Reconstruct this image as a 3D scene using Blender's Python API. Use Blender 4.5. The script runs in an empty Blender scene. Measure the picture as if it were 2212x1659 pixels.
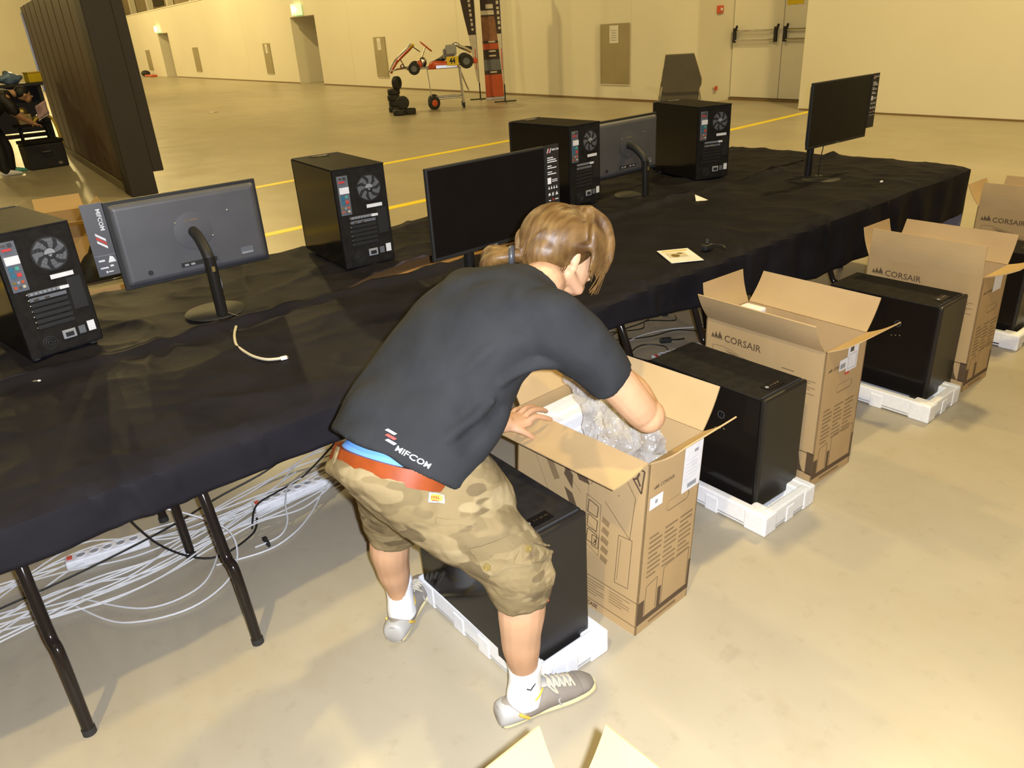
import bpy, bmesh, math, random
from mathutils import Vector, Matrix, noise

scene = bpy.context.scene
COL = scene.collection
random.seed(7)

# ------------------------------------------------------------------ camera
# world: X runs along the row of tables, Y across them (away from the viewer), Z up
EYE = Vector((0.0, 0.0, 1.75))
PITCH, ROLL, YAW = math.radians(25.227), math.radians(-3.668), math.radians(51.23)
def _cam_axes():
    cp, sp, cr, sr = math.cos(PITCH), math.sin(PITCH), math.cos(ROLL), math.sin(ROLL)
    right0, down0, fwd0 = Vector((1, 0, 0)), Vector((0, -sp, -cp)), Vector((0, cp, -sp))
    right = right0 * cr - down0 * sr
    down = right0 * sr + down0 * cr
    a = YAW
    T = lambda v: Vector((v.x * math.sin(a) + v.y * math.cos(a), -v.x * math.cos(a) + v.y * math.sin(a), v.z))
    return T(right), T(down), T(fwd0)
_r, _d, _f = _cam_axes()
cam_data = bpy.data.cameras.new('camera')
cam = bpy.data.objects.new('camera', cam_data)
COL.objects.link(cam)
cam.matrix_world = Matrix(((_r.x, -_d.x, -_f.x, EYE.x), (_r.y, -_d.y, -_f.y, EYE.y), (_r.z, -_d.z, -_f.z, EYE.z), (0, 0, 0, 1)))
cam_data.sensor_width = 36.0
cam_data.lens = 1642.0 / 2212.0 * 36.0
cam_data.clip_start = 0.05
cam_data.clip_end = 300
scene.camera = cam

# ------------------------------------------------------------------ light
scene.view_settings.view_transform = 'Standard'
scene.view_settings.look = 'None'
scene.view_settings.gamma = 1.0
scene.view_settings.use_curve_mapping = False
scene.view_settings.exposure = 0.0
world = bpy.data.worlds.new('hall_air')
scene.world = world
world.use_nodes = True
_bg = world.node_tree.nodes['Background']
_bg.inputs[0].default_value = (1.0, 0.78, 0.42, 1)
_bg.inputs[1].default_value = 0.018

def point_light(name, loc, power, color, radius):
    l = bpy.data.lights.new(name, 'POINT')
    l.energy = power; l.color = color; l.shadow_soft_size = radius
    o = bpy.data.objects.new(name, l); COL.objects.link(o); o.location = loc
    return o
# flash of the camera, just beside the lens
point_light('camera_flash', EYE + _r * 0.045 + Vector((0, 0, 0.015)), 430, (0.88, 0.94, 1.07), 0.012)
# high-bay lamps of the hall
WARM = (1.0, 0.82, 0.37)
WARM2 = (1.0, 0.76, 0.31)
point_light('hall_lamp', (-3.6, -1.1, 10.0), 2250, WARM, 0.16)
point_light('hall_lamp', (2.5, 9.5, 10.5), 1250, WARM2, 0.3)
point_light('hall_lamp', (8.5, 24.0, 9.5), 2600, WARM2, 0.2)
point_light('hall_lamp', (9.0, 40.0, 9.5), 3500, WARM2, 0.3)
point_light('hall_lamp', (9.0, 57.0, 9.5), 3500, WARM2, 0.3)
point_light('hall_lamp', (8.5, 1.5, 9.0), 2500, WARM2, 0.3)

point_light('hall_lamp', (-3.0, 48.0, 9.5), 4500, WARM2, 0.3)
point_light('hall_lamp', (4.0, 74.0, 9.5), 4500, WARM2, 0.3)

# ------------------------------------------------------------------ materials
MATS = {}
def mat(name, col, rough=0.5, metal=0.0, spec=0.5, col2=None, nscale=8.0, ndet=4.0, lo=0.35, hi=0.65, stretch=None,
        bump=None, coat=0.0, emit=None, sheen=0.0, trans=0.0, alpha=1.0, coords='Object'):
    m = bpy.data.materials.new(name); m.use_nodes = True
    nt = m.node_tree; b = nt.nodes['Principled BSDF']
    b.inputs['Base Color'].default_value = (*col, 1)
    b.inputs['Roughness'].default_value = rough
    b.inputs['Metallic'].default_value = metal
    b.inputs['Specular IOR Level'].default_value = spec
    b.inputs['Coat Weight'].default_value = coat
    b.inputs['Sheen Weight'].default_value = sheen
    b.inputs['Transmission Weight'].default_value = trans
    b.inputs['Alpha'].default_value = alpha
    if emit:
        b.inputs['Emission Color'].default_value = (*emit[0], 1)
        b.inputs['Emission Strength'].default_value = emit[1]
    tc = nt.nodes.new('ShaderNodeTexCoord')
    mp = nt.nodes.new('ShaderNodeMapping')
    nt.links.new(tc.outputs[coords], mp.inputs[0])
    if stretch: mp.inputs['Scale'].default_value = stretch
    def nz(scale, det=4.0):
        n = nt.nodes.new('ShaderNodeTexNoise'); n.inputs['Scale'].default_value = scale; n.inputs['Detail'].default_value = det
        nt.links.new(mp.outputs[0], n.inputs['Vector']); return n
    c2 = col2 if col2 else tuple(c * 0.86 for c in col)
    n = nz(nscale, ndet); r = nt.nodes.new('ShaderNodeValToRGB')
    r.color_ramp.elements[0].position = lo; r.color_ramp.elements[0].color = (*col, 1)
    r.color_ramp.elements[1].position = hi; r.color_ramp.elements[1].color = (*c2, 1)
    nt.links.new(n.outputs['Fac'], r.inputs[0]); nt.links.new(r.outputs[0], b.inputs['Base Color'])
    if bump:
        n2 = nz(bump[0], 3.0); bp = nt.nodes.new('ShaderNodeBump')
        bp.inputs['Strength'].default_value = bump[1]; bp.inputs['Distance'].default_value = bump[2] if len(bump) > 2 else 0.01
        nt.links.new(n2.outputs['Fac'], bp.inputs['Height']); nt.links.new(bp.outputs[0], b.inputs['Normal'])
    MATS[name] = m
    return m

def floor_material():
    m = bpy.data.materials.new('polished_concrete'); m.use_nodes = True
    nt = m.node_tree; b = nt.nodes['Principled BSDF']
    b.inputs['Specular IOR Level'].default_value = 0.40
    tc = nt.nodes.new('ShaderNodeTexCoord')
    def layer(prev, scale, det, lo, hi, col, sq=(1, 1, 1), off=(0, 0, 0), amt=1.0):
        mp = nt.nodes.new('ShaderNodeMapping'); mp.inputs['Scale'].default_value = sq; mp.inputs['Location'].default_value = off
        nt.links.new(tc.outputs['Object'], mp.inputs[0])
        n = nt.nodes.new('ShaderNodeTexNoise'); n.inputs['Scale'].default_value = scale; n.inputs['Detail'].default_value = det; n.inputs['Roughness'].default_value = 0.62
        nt.links.new(mp.outputs[0], n.inputs['Vector'])
        r = nt.nodes.new('ShaderNodeMapRange'); r.inputs[1].default_value = lo; r.inputs[2].default_value = hi; r.inputs[4].default_value = amt
        nt.links.new(n.outputs['Fac'], r.inputs[0])
        mx = nt.nodes.new('ShaderNodeMix'); mx.data_type = 'RGBA'
        if isinstance(prev, tuple): mx.inputs[6].default_value = (*prev, 1)
        else: nt.links.new(prev, mx.inputs[6])
        mx.inputs[7].default_value = (*col, 1); nt.links.new(r.outputs[0], mx.inputs[0])
        return mx.outputs[2], r.outputs[0]
    c, _ = layer((0.405, 0.357, 0.266), 0.8, 6, 0.40, 0.68, (0.335, 0.292, 0.212), (1, 0.5, 1))
    c, _ = layer(c, 3.2, 6, 0.52, 0.74, (0.36, 0.30, 0.20), (1, 0.7, 1), (4, 1, 0), 0.8)
    c, _ = layer(c, 14.0, 4, 0.58, 0.80, (0.29, 0.245, 0.17), (1, 1, 1), (9, 3, 0), 0.55)
    c, _ = layer(c, 2.2, 5, 0.66, 0.76, (0.22, 0.19, 0.14), (1, 1.6, 1), (1, 7, 0), 0.5)
    nt.links.new(c, b.inputs['Base Color'])
    n = nt.nodes.new('ShaderNodeTexNoise'); n.inputs['Scale'].default_value = 1.6; n.inputs['Detail'].default_value = 5
    r = nt.nodes.new('ShaderNodeMapRange'); r.inputs[3].default_value = 0.26; r.inputs[4].default_value = 0.46
    nt.links.new(tc.outputs['Object'], n.inputs['Vector']); nt.links.new(n.outputs['Fac'], r.inputs[0]); nt.links.new(r.outputs[0], b.inputs['Roughness'])
    return m
m_floor = floor_material()
m_wall = mat('painted_wall', (0.74, 0.70, 0.60), 0.7, col2=(0.70, 0.66, 0.56), nscale=0.35)
m_recess = mat('painted_wall_shaded', (0.70, 0.66, 0.56), 0.7, col2=(0.67, 0.63, 0.53), nscale=0.6)  # same paint as the wall, with recess shade put into a darker tone
m_door = mat('door_paint', (0.76, 0.72, 0.62), 0.55, nscale=0.7, col2=(0.72, 0.68, 0.58))
m_upper = mat('upper_wall_paint', (0.34, 0.27, 0.16), 0.8, col2=(0.28, 0.22, 0.13), nscale=0.4)
m_dark_open = mat('dark_opening', (0.05, 0.038, 0.02), 0.8)
m_ceiling = mat('ceiling_paint', (0.10, 0.085, 0.06), 0.9)
m_tape = mat('yellow_tape', (0.95, 0.76, 0.012), 0.45, col2=(0.88, 0.68, 0.012), nscale=3)
m_base = mat('skirting_dark', (0.20, 0.13, 0.06), 0.6)
m_cloth = mat('black_satin_cloth', (0.0135, 0.0125, 0.0150), 0.55, spec=0.025, col2=(0.0185, 0.0170, 0.0205), nscale=5, bump=(14, 0.22, 0.012))
m_wood = mat('table_wood', (0.40, 0.23, 0.09), 0.45, col2=(0.33, 0.18, 0.07), nscale=6, stretch=(0.3, 4, 1))
m_edge = mat('table_edge_strip', (0.45, 0.43, 0.36), 0.5)
m_leg = mat('leg_enamel', (0.016, 0.012, 0.010), 0.13, spec=0.4)
m_card = mat('cardboard', (0.46, 0.315, 0.155), 0.75, spec=0.2, col2=(0.41, 0.28, 0.135), nscale=4, stretch=(1, 1, 0.4), bump=(90, 0.05, 0.002))
m_card_in = mat('cardboard_inner', (0.50, 0.35, 0.175), 0.75, spec=0.2, col2=(0.455, 0.315, 0.155), nscale=4, bump=(90, 0.05, 0.002))
m_ink = mat('box_ink', (0.10, 0.06, 0.03), 0.7)
m_ink2 = mat('box_ink_pale', (0.24, 0.155, 0.07), 0.7)
m_foam = mat('white_foam', (0.82, 0.82, 0.82), 0.8, spec=0.2, col2=(0.77, 0.77, 0.77), nscale=60, bump=(160, 0.15, 0.003))
m_steel = mat('black_steel', (0.016, 0.0145, 0.013), 0.55, spec=0.03, col2=(0.022, 0.020, 0.018), nscale=30, bump=(260, 0.08, 0.001))
m_gloss = mat('black_gloss', (0.007, 0.006, 0.006), 0.12, spec=0.25)
m_screen = mat('dark_screen', (0.006, 0.005, 0.005), 0.28, spec=0.10)
m_front = mat('black_front_panel', (0.018, 0.016, 0.014), 0.32, spec=0.28, bump=(300, 0.05, 0.001))
m_gun = mat('dark_grey_plastic', (0.055, 0.056, 0.062), 0.38, spec=0.5, bump=(400, 0.06, 0.001))
m_monback = mat('monitor_back_grey', (0.070, 0.070, 0.078), 0.5, spec=0.8, bump=(500, 0.05, 0.001))
m_fan = mat('fan_blade_grey', (0.13, 0.135, 0.145), 0.45)
m_white = mat('white_label', (0.78, 0.78, 0.80), 0.5, col2=(0.70, 0.70, 0.72), nscale=40)
m_grey = mat('grey_plastic', (0.30, 0.31, 0.33), 0.45)
m_midgrey = mat('slate_grey', (0.13, 0.14, 0.16), 0.5)
m_chrome = mat('bright_metal', (0.72, 0.72, 0.72), 0.22, metal=1.0)
m_red = mat('red_print', (0.62, 0.05, 0.04), 0.5)
m_redp = mat('red_paint', (0.60, 0.09, 0.03), 0.35, coat=0.3)
m_blue = mat('blue_port', (0.03, 0.16, 0.24), 0.4)
m_teal = mat('teal_port', (0.08, 0.36, 0.30), 0.4)
m_brass = mat('dull_gold', (0.34, 0.25, 0.08), 0.4, metal=0.6)
m_black = mat('matte_black', (0.012, 0.012, 0.012), 0.6)
m_rubber = mat('tyre_rubber', (0.022, 0.020, 0.018), 0.75, bump=(30, 0.2, 0.01))
m_panel = mat('panel_khaki', (0.33, 0.28, 0.17), 0.55, col2=(0.29, 0.245, 0.14), nscale=1.5)
m_paper = mat('paper', (0.78, 0.76, 0.72), 0.7)
m_part = mat('partition_brown', (0.125, 0.072, 0.036), 0.55, col2=(0.090, 0.051, 0.025), nscale=2, stretch=(1, 1, 0.2))
m_partd = mat('partition_dark', (0.020, 0.015, 0.014), 0.6)
m_exit = mat('exit_sign_lit', (0.3, 0.6, 0.2), 0.5, emit=((0.55, 0.95, 0.35), 1.3))
m_exit2 = mat('exit_sign_white', (0.9, 0.95, 0.8), 0.5, emit=((0.95, 1.0, 0.75), 2.0))
m_yellow = mat('yellow_sign', (0.75, 0.55, 0.02), 0.5)
m_cream = mat('cream_plastic', (0.62, 0.55, 0.40), 0.45)
m_cable_w = mat('white_cable', (0.66, 0.66, 0.66), 0.45)
m_cable_b = mat('black_cable', (0.014, 0.013, 0.013), 0.45)
m_skin = mat('skin', (0.57, 0.335, 0.195), 0.5, spec=0.3, col2=(0.51, 0.285, 0.155), nscale=7, bump=(120, 0.05, 0.002))
m_skin2 = mat('skin_second_person', (0.55, 0.30, 0.17), 0.5, spec=0.35)  # skin of the stooping person, a slightly darker, redder tone
m_shirt = mat('charcoal_jersey', (0.021, 0.022, 0.024), 0.85, spec=0.15, col2=(0.027, 0.028, 0.030), nscale=9, bump=(9, 0.35, 0.015), sheen=0.0)
m_blueundies = mat('blue_cotton', (0.13, 0.33, 0.78), 0.8)
m_belt = mat('orange_leather', (0.27, 0.055, 0.011), 0.42, spec=0.4, col2=(0.22, 0.042, 0.008), nscale=25)
m_sock = mat('white_sock', (0.88, 0.88, 0.88), 0.9, bump=(45, 0.2, 0.006))
m_shoe = mat('grey_brown_suede', (0.255, 0.225, 0.19), 0.75, col2=(0.215, 0.185, 0.155), nscale=14)
m_shoe2 = mat('silver_grey_leather', (0.42, 0.41, 0.39), 0.45)
m_sole = mat('pale_yellow_sole', (0.66, 0.56, 0.30), 0.6)
m_lace = mat('beige_lace', (0.60, 0.53, 0.40), 0.8)
m_gold = mat('mustard_trim', (0.62, 0.42, 0.06), 0.6)
m_bag = None

# custom materials -------------------------------------------------
def camo_material():
    m = bpy.data.materials.new('camouflage_cotton'); m.use_nodes = True
    nt = m.node_tree; b = nt.nodes['Principled BSDF']; b.inputs['Roughness'].default_value = 0.85
    b.inputs['Specular IOR Level'].default_value = 0.2
    tc = nt.nodes.new('ShaderNodeTexCoord')
    def layer(scale, thr, col, off, sq):
        mp = nt.nodes.new('ShaderNodeMapping'); mp.inputs['Location'].default_value = off; mp.inputs['Scale'].default_value = sq
        nt.links.new(tc.outputs['Object'], mp.inputs[0])
        n = nt.nodes.new('ShaderNodeTexNoise'); n.inputs['Scale'].default_value = scale; n.inputs['Detail'].default_value = 1.5
        nt.links.new(mp.outputs[0], n.inputs['Vector'])
        r = nt.nodes.new('ShaderNodeValToRGB'); r.color_ramp.elements[0].position = thr; r.color_ramp.elements[1].position = thr + 0.025
        nt.links.new(n.outputs['Fac'], r.inputs[0])
        return r
    mixes = [((0.165, 0.122, 0.058), 11, 0.50, (0, 0, 0), (1, 0.7, 1.5)), ((0.245, 0.185, 0.092), 9, 0.53, (3, 1, 2), (0.8, 0.8, 1.6)),
             ((0.130, 0.094, 0.046), 12, 0.58, (7, 4, 1), (0.8, 0.7, 1.6)), ((0.275, 0.212, 0.110), 10, 0.60, (1, 9, 5), (0.8, 0.7, 1.7))]
    prev = None
    for col, sc, th, off, sq in mixes:
        r = layer(sc, th, col, off, sq)
        mx = nt.nodes.new('ShaderNodeMix'); mx.data_type = 'RGBA'
        if prev is None: mx.inputs[6].default_value = (0.205, 0.152, 0.072, 1)
        else: nt.links.new(prev, mx.inputs[6])
        mx.inputs[7].default_value = (*col, 1)
        nt.links.new(r.outputs[0], mx.inputs[0]); prev = mx.outputs[2]
    nt.links.new(prev, b.inputs['Base Color'])
    n2 = nt.nodes.new('ShaderNodeTexNoise'); n2.inputs['Scale'].default_value = 16; bp = nt.nodes.new('ShaderNodeBump')
    bp.inputs['Strength'].default_value = 0.35; bp.inputs['Distance'].default_value = 0.015
    nt.links.new(tc.outputs['Object'], n2.inputs['Vector']); nt.links.new(n2.outputs['Fac'], bp.inputs['Height']); nt.links.new(bp.outputs[0], b.inputs['Normal'])
    return m
m_camo = camo_material()

def hair_material():
    m = bpy.data.materials.new('blond_hair'); m.use_nodes = True
    nt = m.node_tree; b = nt.nodes['Principled BSDF']; b.inputs['Roughness'].default_value = 0.46
    b.inputs['Specular IOR Level'].default_value = 0.4; b.inputs['Anisotropic'].default_value = 0.6
    tc = nt.nodes.new('ShaderNodeTexCoord')
    n = nt.nodes.new('ShaderNodeTexNoise'); n.inputs['Scale'].default_value = 30; n.inputs['Detail'].default_value = 3
    mp = nt.nodes.new('ShaderNodeMapping'); mp.inputs['Scale'].default_value = (0.35, 2.4, 0.6); mp.inputs['Rotation'].default_value = (0.3, 0.5, 0.2)
    nt.links.new(tc.outputs['Object'], mp.inputs[0]); nt.links.new(mp.outputs[0], n.inputs['Vector'])
    r = nt.nodes.new('ShaderNodeValToRGB')
    r.color_ramp.elements[0].position = 0.3; r.color_ramp.elements[0].color = (0.066, 0.030, 0.008, 1)
    r.color_ramp.elements[1].position = 0.7; r.color_ramp.elements[1].color = (0.185, 0.102, 0.031, 1)
    nt.links.new(n.outputs['Fac'], r.inputs[0]); nt.links.new(r.outputs[0], b.inputs['Base Color'])
    bp = nt.nodes.new('ShaderNodeBump'); bp.inputs['Strength'].default_value = 0.4; bp.inputs['Distance'].default_value = 0.006
    nt.links.new(n.outputs['Fac'], bp.inputs['Height']); nt.links.new(bp.outputs[0], b.inputs['Normal'])
    return m
m_hair = hair_material()

def bag_material():
    m = bpy.data.materials.new('clear_plastic_bag'); m.use_nodes = True
    nt = m.node_tree; b = nt.nodes['Principled BSDF']; out = nt.nodes['Material Output']
    b.inputs['Base Color'].default_value = (0.60, 0.57, 0.52, 1); b.inputs['Roughness'].default_value = 0.14
    b.inputs['Specular IOR Level'].default_value = 0.9
    n = nt.nodes.new('ShaderNodeTexNoise'); n.inputs['Scale'].default_value = 26; tc = nt.nodes.new('ShaderNodeTexCoord')
    bp = nt.nodes.new('ShaderNodeBump'); bp.inputs['Strength'].default_value = 0.9; bp.inputs['Distance'].default_value = 0.02
    nt.links.new(tc.outputs['Object'], n.inputs['Vector']); nt.links.new(n.outputs['Fac'], bp.inputs['Height']); nt.links.new(bp.outputs[0], b.inputs['Normal'])
    tr = nt.nodes.new('ShaderNodeBsdfTransparent'); tr.inputs[0].default_value = (0.93, 0.92, 0.9, 1)
    mx = nt.nodes.new('ShaderNodeMixShader')
    r = nt.nodes.new('ShaderNodeMapRange'); r.inputs[1].default_value = 0.3; r.inputs[2].default_value = 0.7; r.inputs[3].default_value = 0.25; r.inputs[4].default_value = 0.6
    nt.links.new(n.outputs['Fac'], r.inputs[0]); nt.links.new(r.outputs[0], mx.inputs[0])
    nt.links.new(tr.outputs[0], mx.inputs[1]); nt.links.new(b.outputs[0], mx.inputs[2]); nt.links.new(mx.outputs[0], out.inputs[0])
    return m
m_bag = bag_material()

# ------------------------------------------------------------------ mesh helpers
def V(*a): return Vector(a)

class MB:
    """collects shapes; build() links them as one mesh object"""
    def __init__(self): self.v = []; self.f = []
    def add(self, vs, fs):
        o = len(self.v); self.v += [Vector(p) for p in vs]; self.f += [tuple(i + o for i in t) for t in fs]; return self
    def box(self, x0, x1, y0, y1, z0, z1, M=None):
        vs = [V(x, y, z) for z in (z0, z1) for y in (y0, y1) for x in (x0, x1)]
        if M: vs = [M @ p for p in vs]
        return self.add(vs, [(0, 2, 3, 1), (4, 5, 7, 6), (0, 1, 5, 4), (2, 6, 7, 3), (0, 4, 6, 2), (1, 3, 7, 5)])
    def plate(self, a, b, c, d, t):
        """quad a b c d with thickness t behind its normal"""
        a, b, c, d = map(Vector, (a, b, c, d)); n = (b - a).cross(d - a).normalized() * t
        vs = [a, b, c, d, a - n, b - n, c - n, d - n]
        return self.add(vs, [(0, 1, 2, 3), (7, 6, 5, 4), (0, 4, 5, 1), (1, 5, 6, 2), (2, 6, 7, 3), (3, 7, 4, 0)])
    def quad(self, a, b, c, d): return self.add([a, b, c, d], [(0, 1, 2, 3)])
    def cyl(self, p0, p1, r0, n=14, r1=None, caps=True):
        return self.tube([p0, p1], [r0, r0 if r1 is None else r1], n, caps)
    def tube(self, pts, r, n=10, caps=True):
        pts = [Vector(p) for p in pts]; m = len(pts)
        rs = r if isinstance(r, (list, tuple)) else [r] * m
        t0 = (pts[1] - pts[0]).normalized()
        u = t0.orthogonal().normalized(); vs = []
        for i, p in enumerate(pts):
            t = (pts[min(i + 1, m - 1)] - pts[max(i - 1, 0)])
            t = t.normalized() if t.length > 1e-9 else t0
            u = (u - t * u.dot(t)); u = u.normalized() if u.length > 1e-9 else t.orthogonal().normalized()
            w = t.cross(u)
            vs += [p + (u * math.cos(2 * math.pi * k / n) + w * math.sin(2 * math.pi * k / n)) * rs[i] for k in range(n)]
        fs = [(i * n + k, i * n + (k + 1) % n, (i + 1) * n + (k + 1) % n, (i + 1) * n + k) for i in range(m - 1) for k in range(n)]
        if caps: fs += [tuple(reversed(range(n))), tuple(range((m - 1) * n, m * n))]
        return self.add(vs, fs)
    def lathe(self, prof, n=20, M=None):
        """profile [(r,z)] turned about z"""
        vs = []; fs = []
        for r, z in prof:
            vs += [V(r * math.cos(2 * math.pi * k / n), r * math.sin(2 * math.pi * k / n), z) for k in range(n)]
        for i in range(len(prof) - 1):
            fs += [(i * n + k, i * n + (k + 1) % n, (i + 1) * n + (k + 1) % n, (i + 1) * n + k) for k in range(n)]
        fs += [tuple(reversed(range(n))), tuple(range((len(prof) - 1) * n, len(prof) * n))]
        if M: vs = [M @ p for p in vs]
        return self.add(vs, fs)
    def loft(self, st, n=20, sub=4):
        """stations (centre, half-axis a, half-axis b); smooth closed tube"""
        st = [(Vector(c), Vector(a), Vector(b)) for c, a, b in st]
        rings = []
        def cr(p0, p1, p2, p3, t):
            return 0.5 * ((2 * p1) + (p2 - p0) * t + (2 * p0 - 5 * p1 + 4 * p2 - p3) * t * t + (3 * p1 - p0 - 3 * p2 + p3) * t ** 3)
        m = len(st)
        for i in range(m - 1):
            q = [st[max(i - 1, 0)], st[i], st[i + 1], st[min(i + 2, m - 1)]]
            for k in range(sub):
                t = k / sub; rings.append([cr(q[0][j], q[1][j], q[2][j], q[3][j], t) for j in range(3)])
        rings.append(list(st[-1]))
        vs = []
        for c, a, b in rings:
            vs += [c + a * math.cos(2 * math.pi * k / n) + b * math.sin(2 * math.pi * k / n) for k in range(n)]
        R = len(rings)
        fs = [(i * n + k, i * n + (k + 1) % n, (i + 1) * n + (k + 1) % n, (i + 1) * n + k) for i in range(R - 1) for k in range(n)]
        fs += [tuple(reversed(range(n))), tuple(range((R - 1) * n, R * n))]
        return self.add(vs, fs)
    def ball(self, c, r, n=14, m=9, M=None):
        c = Vector(c); rr = r if isinstance(r, (tuple, list, Vector)) else (r, r, r)
        vs = [V(0, 0, -rr[2])]; fs = []
        for i in range(1, m):
            a = -math.pi / 2 + math.pi * i / m
            vs += [V(rr[0] * math.cos(a) * math.cos(2 * math.pi * k / n), rr[1] * math.cos(a) * math.sin(2 * math.pi * k / n), rr[2] * math.sin(a)) for k in range(n)]
        vs.append(V(0, 0, rr[2])); top = len(vs) - 1
        for k in range(n):
            fs.append((0, 1 + (k + 1) % n, 1 + k)); fs.append((top, top - n + k, top - n + (k + 1) % n))
        for i in range(m - 2):
            fs += [(1 + i * n + k, 1 + i * n + (k + 1) % n, 1 + (i + 1) * n + (k + 1) % n, 1 + (i + 1) * n + k) for k in range(n)]
        vs = [(M @ p if M else p) + c for p in vs]
        return self.add(vs, fs)
    def moved(self, M):
        self.v = [M @ p for p in self.v]; return self
    def build(self, name, m, parent=None, smooth=False, bevel=0.0, seg=2, label=None, kind=None, loc=None, fix=True):
        me = bpy.data.meshes.new(name)
        me.from_pydata([tuple(p) for p in self.v], [], self.f)
        if fix:
            bm = bmesh.new(); bm.from_mesh(me); bmesh.ops.recalc_face_normals(bm, faces=bm.faces); bm.to_mesh(me); bm.free()
        me.materials.append(m)
        if smooth:
            me.polygons.foreach_set('use_smooth', [True] * len(me.polygons))
            try: me.set_sharp_from_angle(angle=math.radians(50))
            except Exception: pass
        o = bpy.data.objects.new(name, me); COL.objects.link(o)
        if parent: o.parent = parent
        if loc: o.location = loc
        if bevel:
            b = o.modifiers.new('edge', 'BEVEL'); b.width = bevel; b.segments = seg; b.limit_method = 'ANGLE'; b.angle_limit = math.radians(50)
        if label: o['label'] = label
        if kind: o['kind'] = kind
        return o

def tag(o, label, cat, group=None):
    o['label'] = label; o['category'] = cat
    if group: o['group'] = group
    return o
def thing(name, label, cat, loc=(0, 0, 0), rz=0.0, group=None):
    o = bpy.data.objects.new(name, None); COL.objects.link(o); o.empty_display_size = 0.1
    o.location = loc; o.rotation_euler = (0, 0, rz)
    return tag(o, label, cat, group)
def struct(o): o['kind'] = 'structure'; return o
def copy_tree(o, parent=None):
    c = o.copy(); COL.objects.link(c)
    if parent: c.parent = parent
    for ch in list(o.children): copy_tree(ch, c)
    return c

def spline(pts, k=8):
    pts = [Vector(p) for p in pts]; out = []; m = len(pts)
    for i in range(m - 1):
        p0, p1, p2, p3 = pts[max(i - 1, 0)], pts[i], pts[i + 1], pts[min(i + 2, m - 1)]
        for j in range(k):
            t = j / k
            out.append(0.5 * ((2 * p1) + (p2 - p0) * t + (2 * p0 - 5 * p1 + 4 * p2 - p3) * t * t + (3 * p1 - p0 - 3 * p2 + p3) * t ** 3))
    out.append(pts[-1]); return out

_txt = {}
def text_mb(s, size=1.0, bold=0.0):
    """flat lettering in the local xy plane, left baseline at the origin, as (verts, faces, width)"""
    key = (s, bold)
    if key not in _txt:
        cu = bpy.data.curves.new('lettering', 'FONT'); cu.body = s; cu.size = 1.0; cu.offset = bold; cu.resolution_u = 2
        ob = bpy.data.objects.new('lettering', cu); COL.objects.link(ob)
        dg = bpy.context.evaluated_depsgraph_get(); me = bpy.data.meshes.new_from_object(ob.evaluated_get(dg))
        vs = [v.co.copy() for v in me.vertices]; fs = [tuple(p.vertices) for p in me.polygons]
        bpy.data.objects.remove(ob); bpy.data.curves.remove(cu); bpy.data.meshes.remove(me)
        w = max((v.x for v in vs), default=0); _txt[key] = (vs, fs, w)
    vs, fs, w = _txt[key]
    return [v * size for v in vs], fs, w * size

class Face:
    """a flat sheet spanned by origin o and unit axes u (right) v (up); draws print slightly in front of it"""
    def __init__(self, o, u, v, lift=0.0008):
        self.o, self.u, self.v = Vector(o), Vector(u).normalized(), Vector(v).normalized(); self.n = self.u.cross(self.v); self.lift = lift
    def p(self, x, y): return self.o + self.u * x + self.v * y + self.n * self.lift
    def rect(self, mb, x0, y0, x1, y1): return mb.quad(self.p(x0, y0), self.p(x1, y0), self.p(x1, y1), self.p(x0, y1))
    def poly(self, mb, pts): return mb.add([self.p(*q) for q in pts], [tuple(range(len(pts)))])
    def line(self, mb, pts, w=0.0015, closed=False):
        pts = list(pts) + ([pts[0]] if closed else [])
        for (x0, y0), (x1, y1) in zip(pts, pts[1:]):
            L = math.hypot(x1 - x0, y1 - y0)
            if L < 1e-6: continue
            nx, ny = -(y1 - y0) / L * w / 2, (x1 - x0) / L * w / 2
            mb.quad(self.p(x0 - nx, y0 - ny), self.p(x1 - nx, y1 - ny), self.p(x1 + nx, y1 + ny), self.p(x0 + nx, y0 + ny))
        return mb
    def text(self, mb, s, x, y, h, ang=0.0, bold=0.02, sx=1.0, slant=0.0):
        vs, fs, w = text_mb(s, h / 0.72, bold)
        ca, sa = math.cos(ang), math.sin(ang)
        return mb.add([self.p(x + (q.x * sx + q.y * slant) * ca - q.y * sa, y + (q.x * sx + q.y * slant) * sa + q.y * ca) for q in vs], fs)

def sail_logo(F, mb, x, y, h):
    """three curved sails"""
    for dx, s in ((0.0, 0.62), (0.42, 0.85), (0.95, 1.0)):
        b = x + dx * h; k = s * h
        F.poly(mb, [(b, y), (b + 0.50 * k, y + 0.06 * k), (b + 0.42 * k, y + 0.55 * k), (b + 0.30 * k, y + k), (b + 0.16 * k, y + 0.5 * k)])
        F.poly(mb, [(b + 0.46 * k, y + 0.04 * k), (b + 0.72 * k, y + 0.02 * k), (b + 0.56 * k, y + 0.45 * k), (b + 0.46 * k, y + 0.7 * k)])
    F.rect(mb, x - 0.05 * h, y - 0.10 * h, x + 1.75 * h, y - 0.03 * h)

# ------------------------------------------------------------------ the hall
def wall_x(y): return 13.17 + 0.0777 * y
WD = V(0.0777, 1, 0).normalized()          # along the long wall
WN = V(1, -0.0777, 0).normalized()         # into the long wall
def wpt(y, z, d=0.0):                      # point on the long wall at world y, pushed d into it
    p = V(wall_x(y), y, z) + WN * d; return p

fl = MB(); fl.quad((-40, -12, 0), (40, -12, 0), (40, 110, 0), (-40, 110, 0))
struct(fl.build('floor', m_floor))

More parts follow.
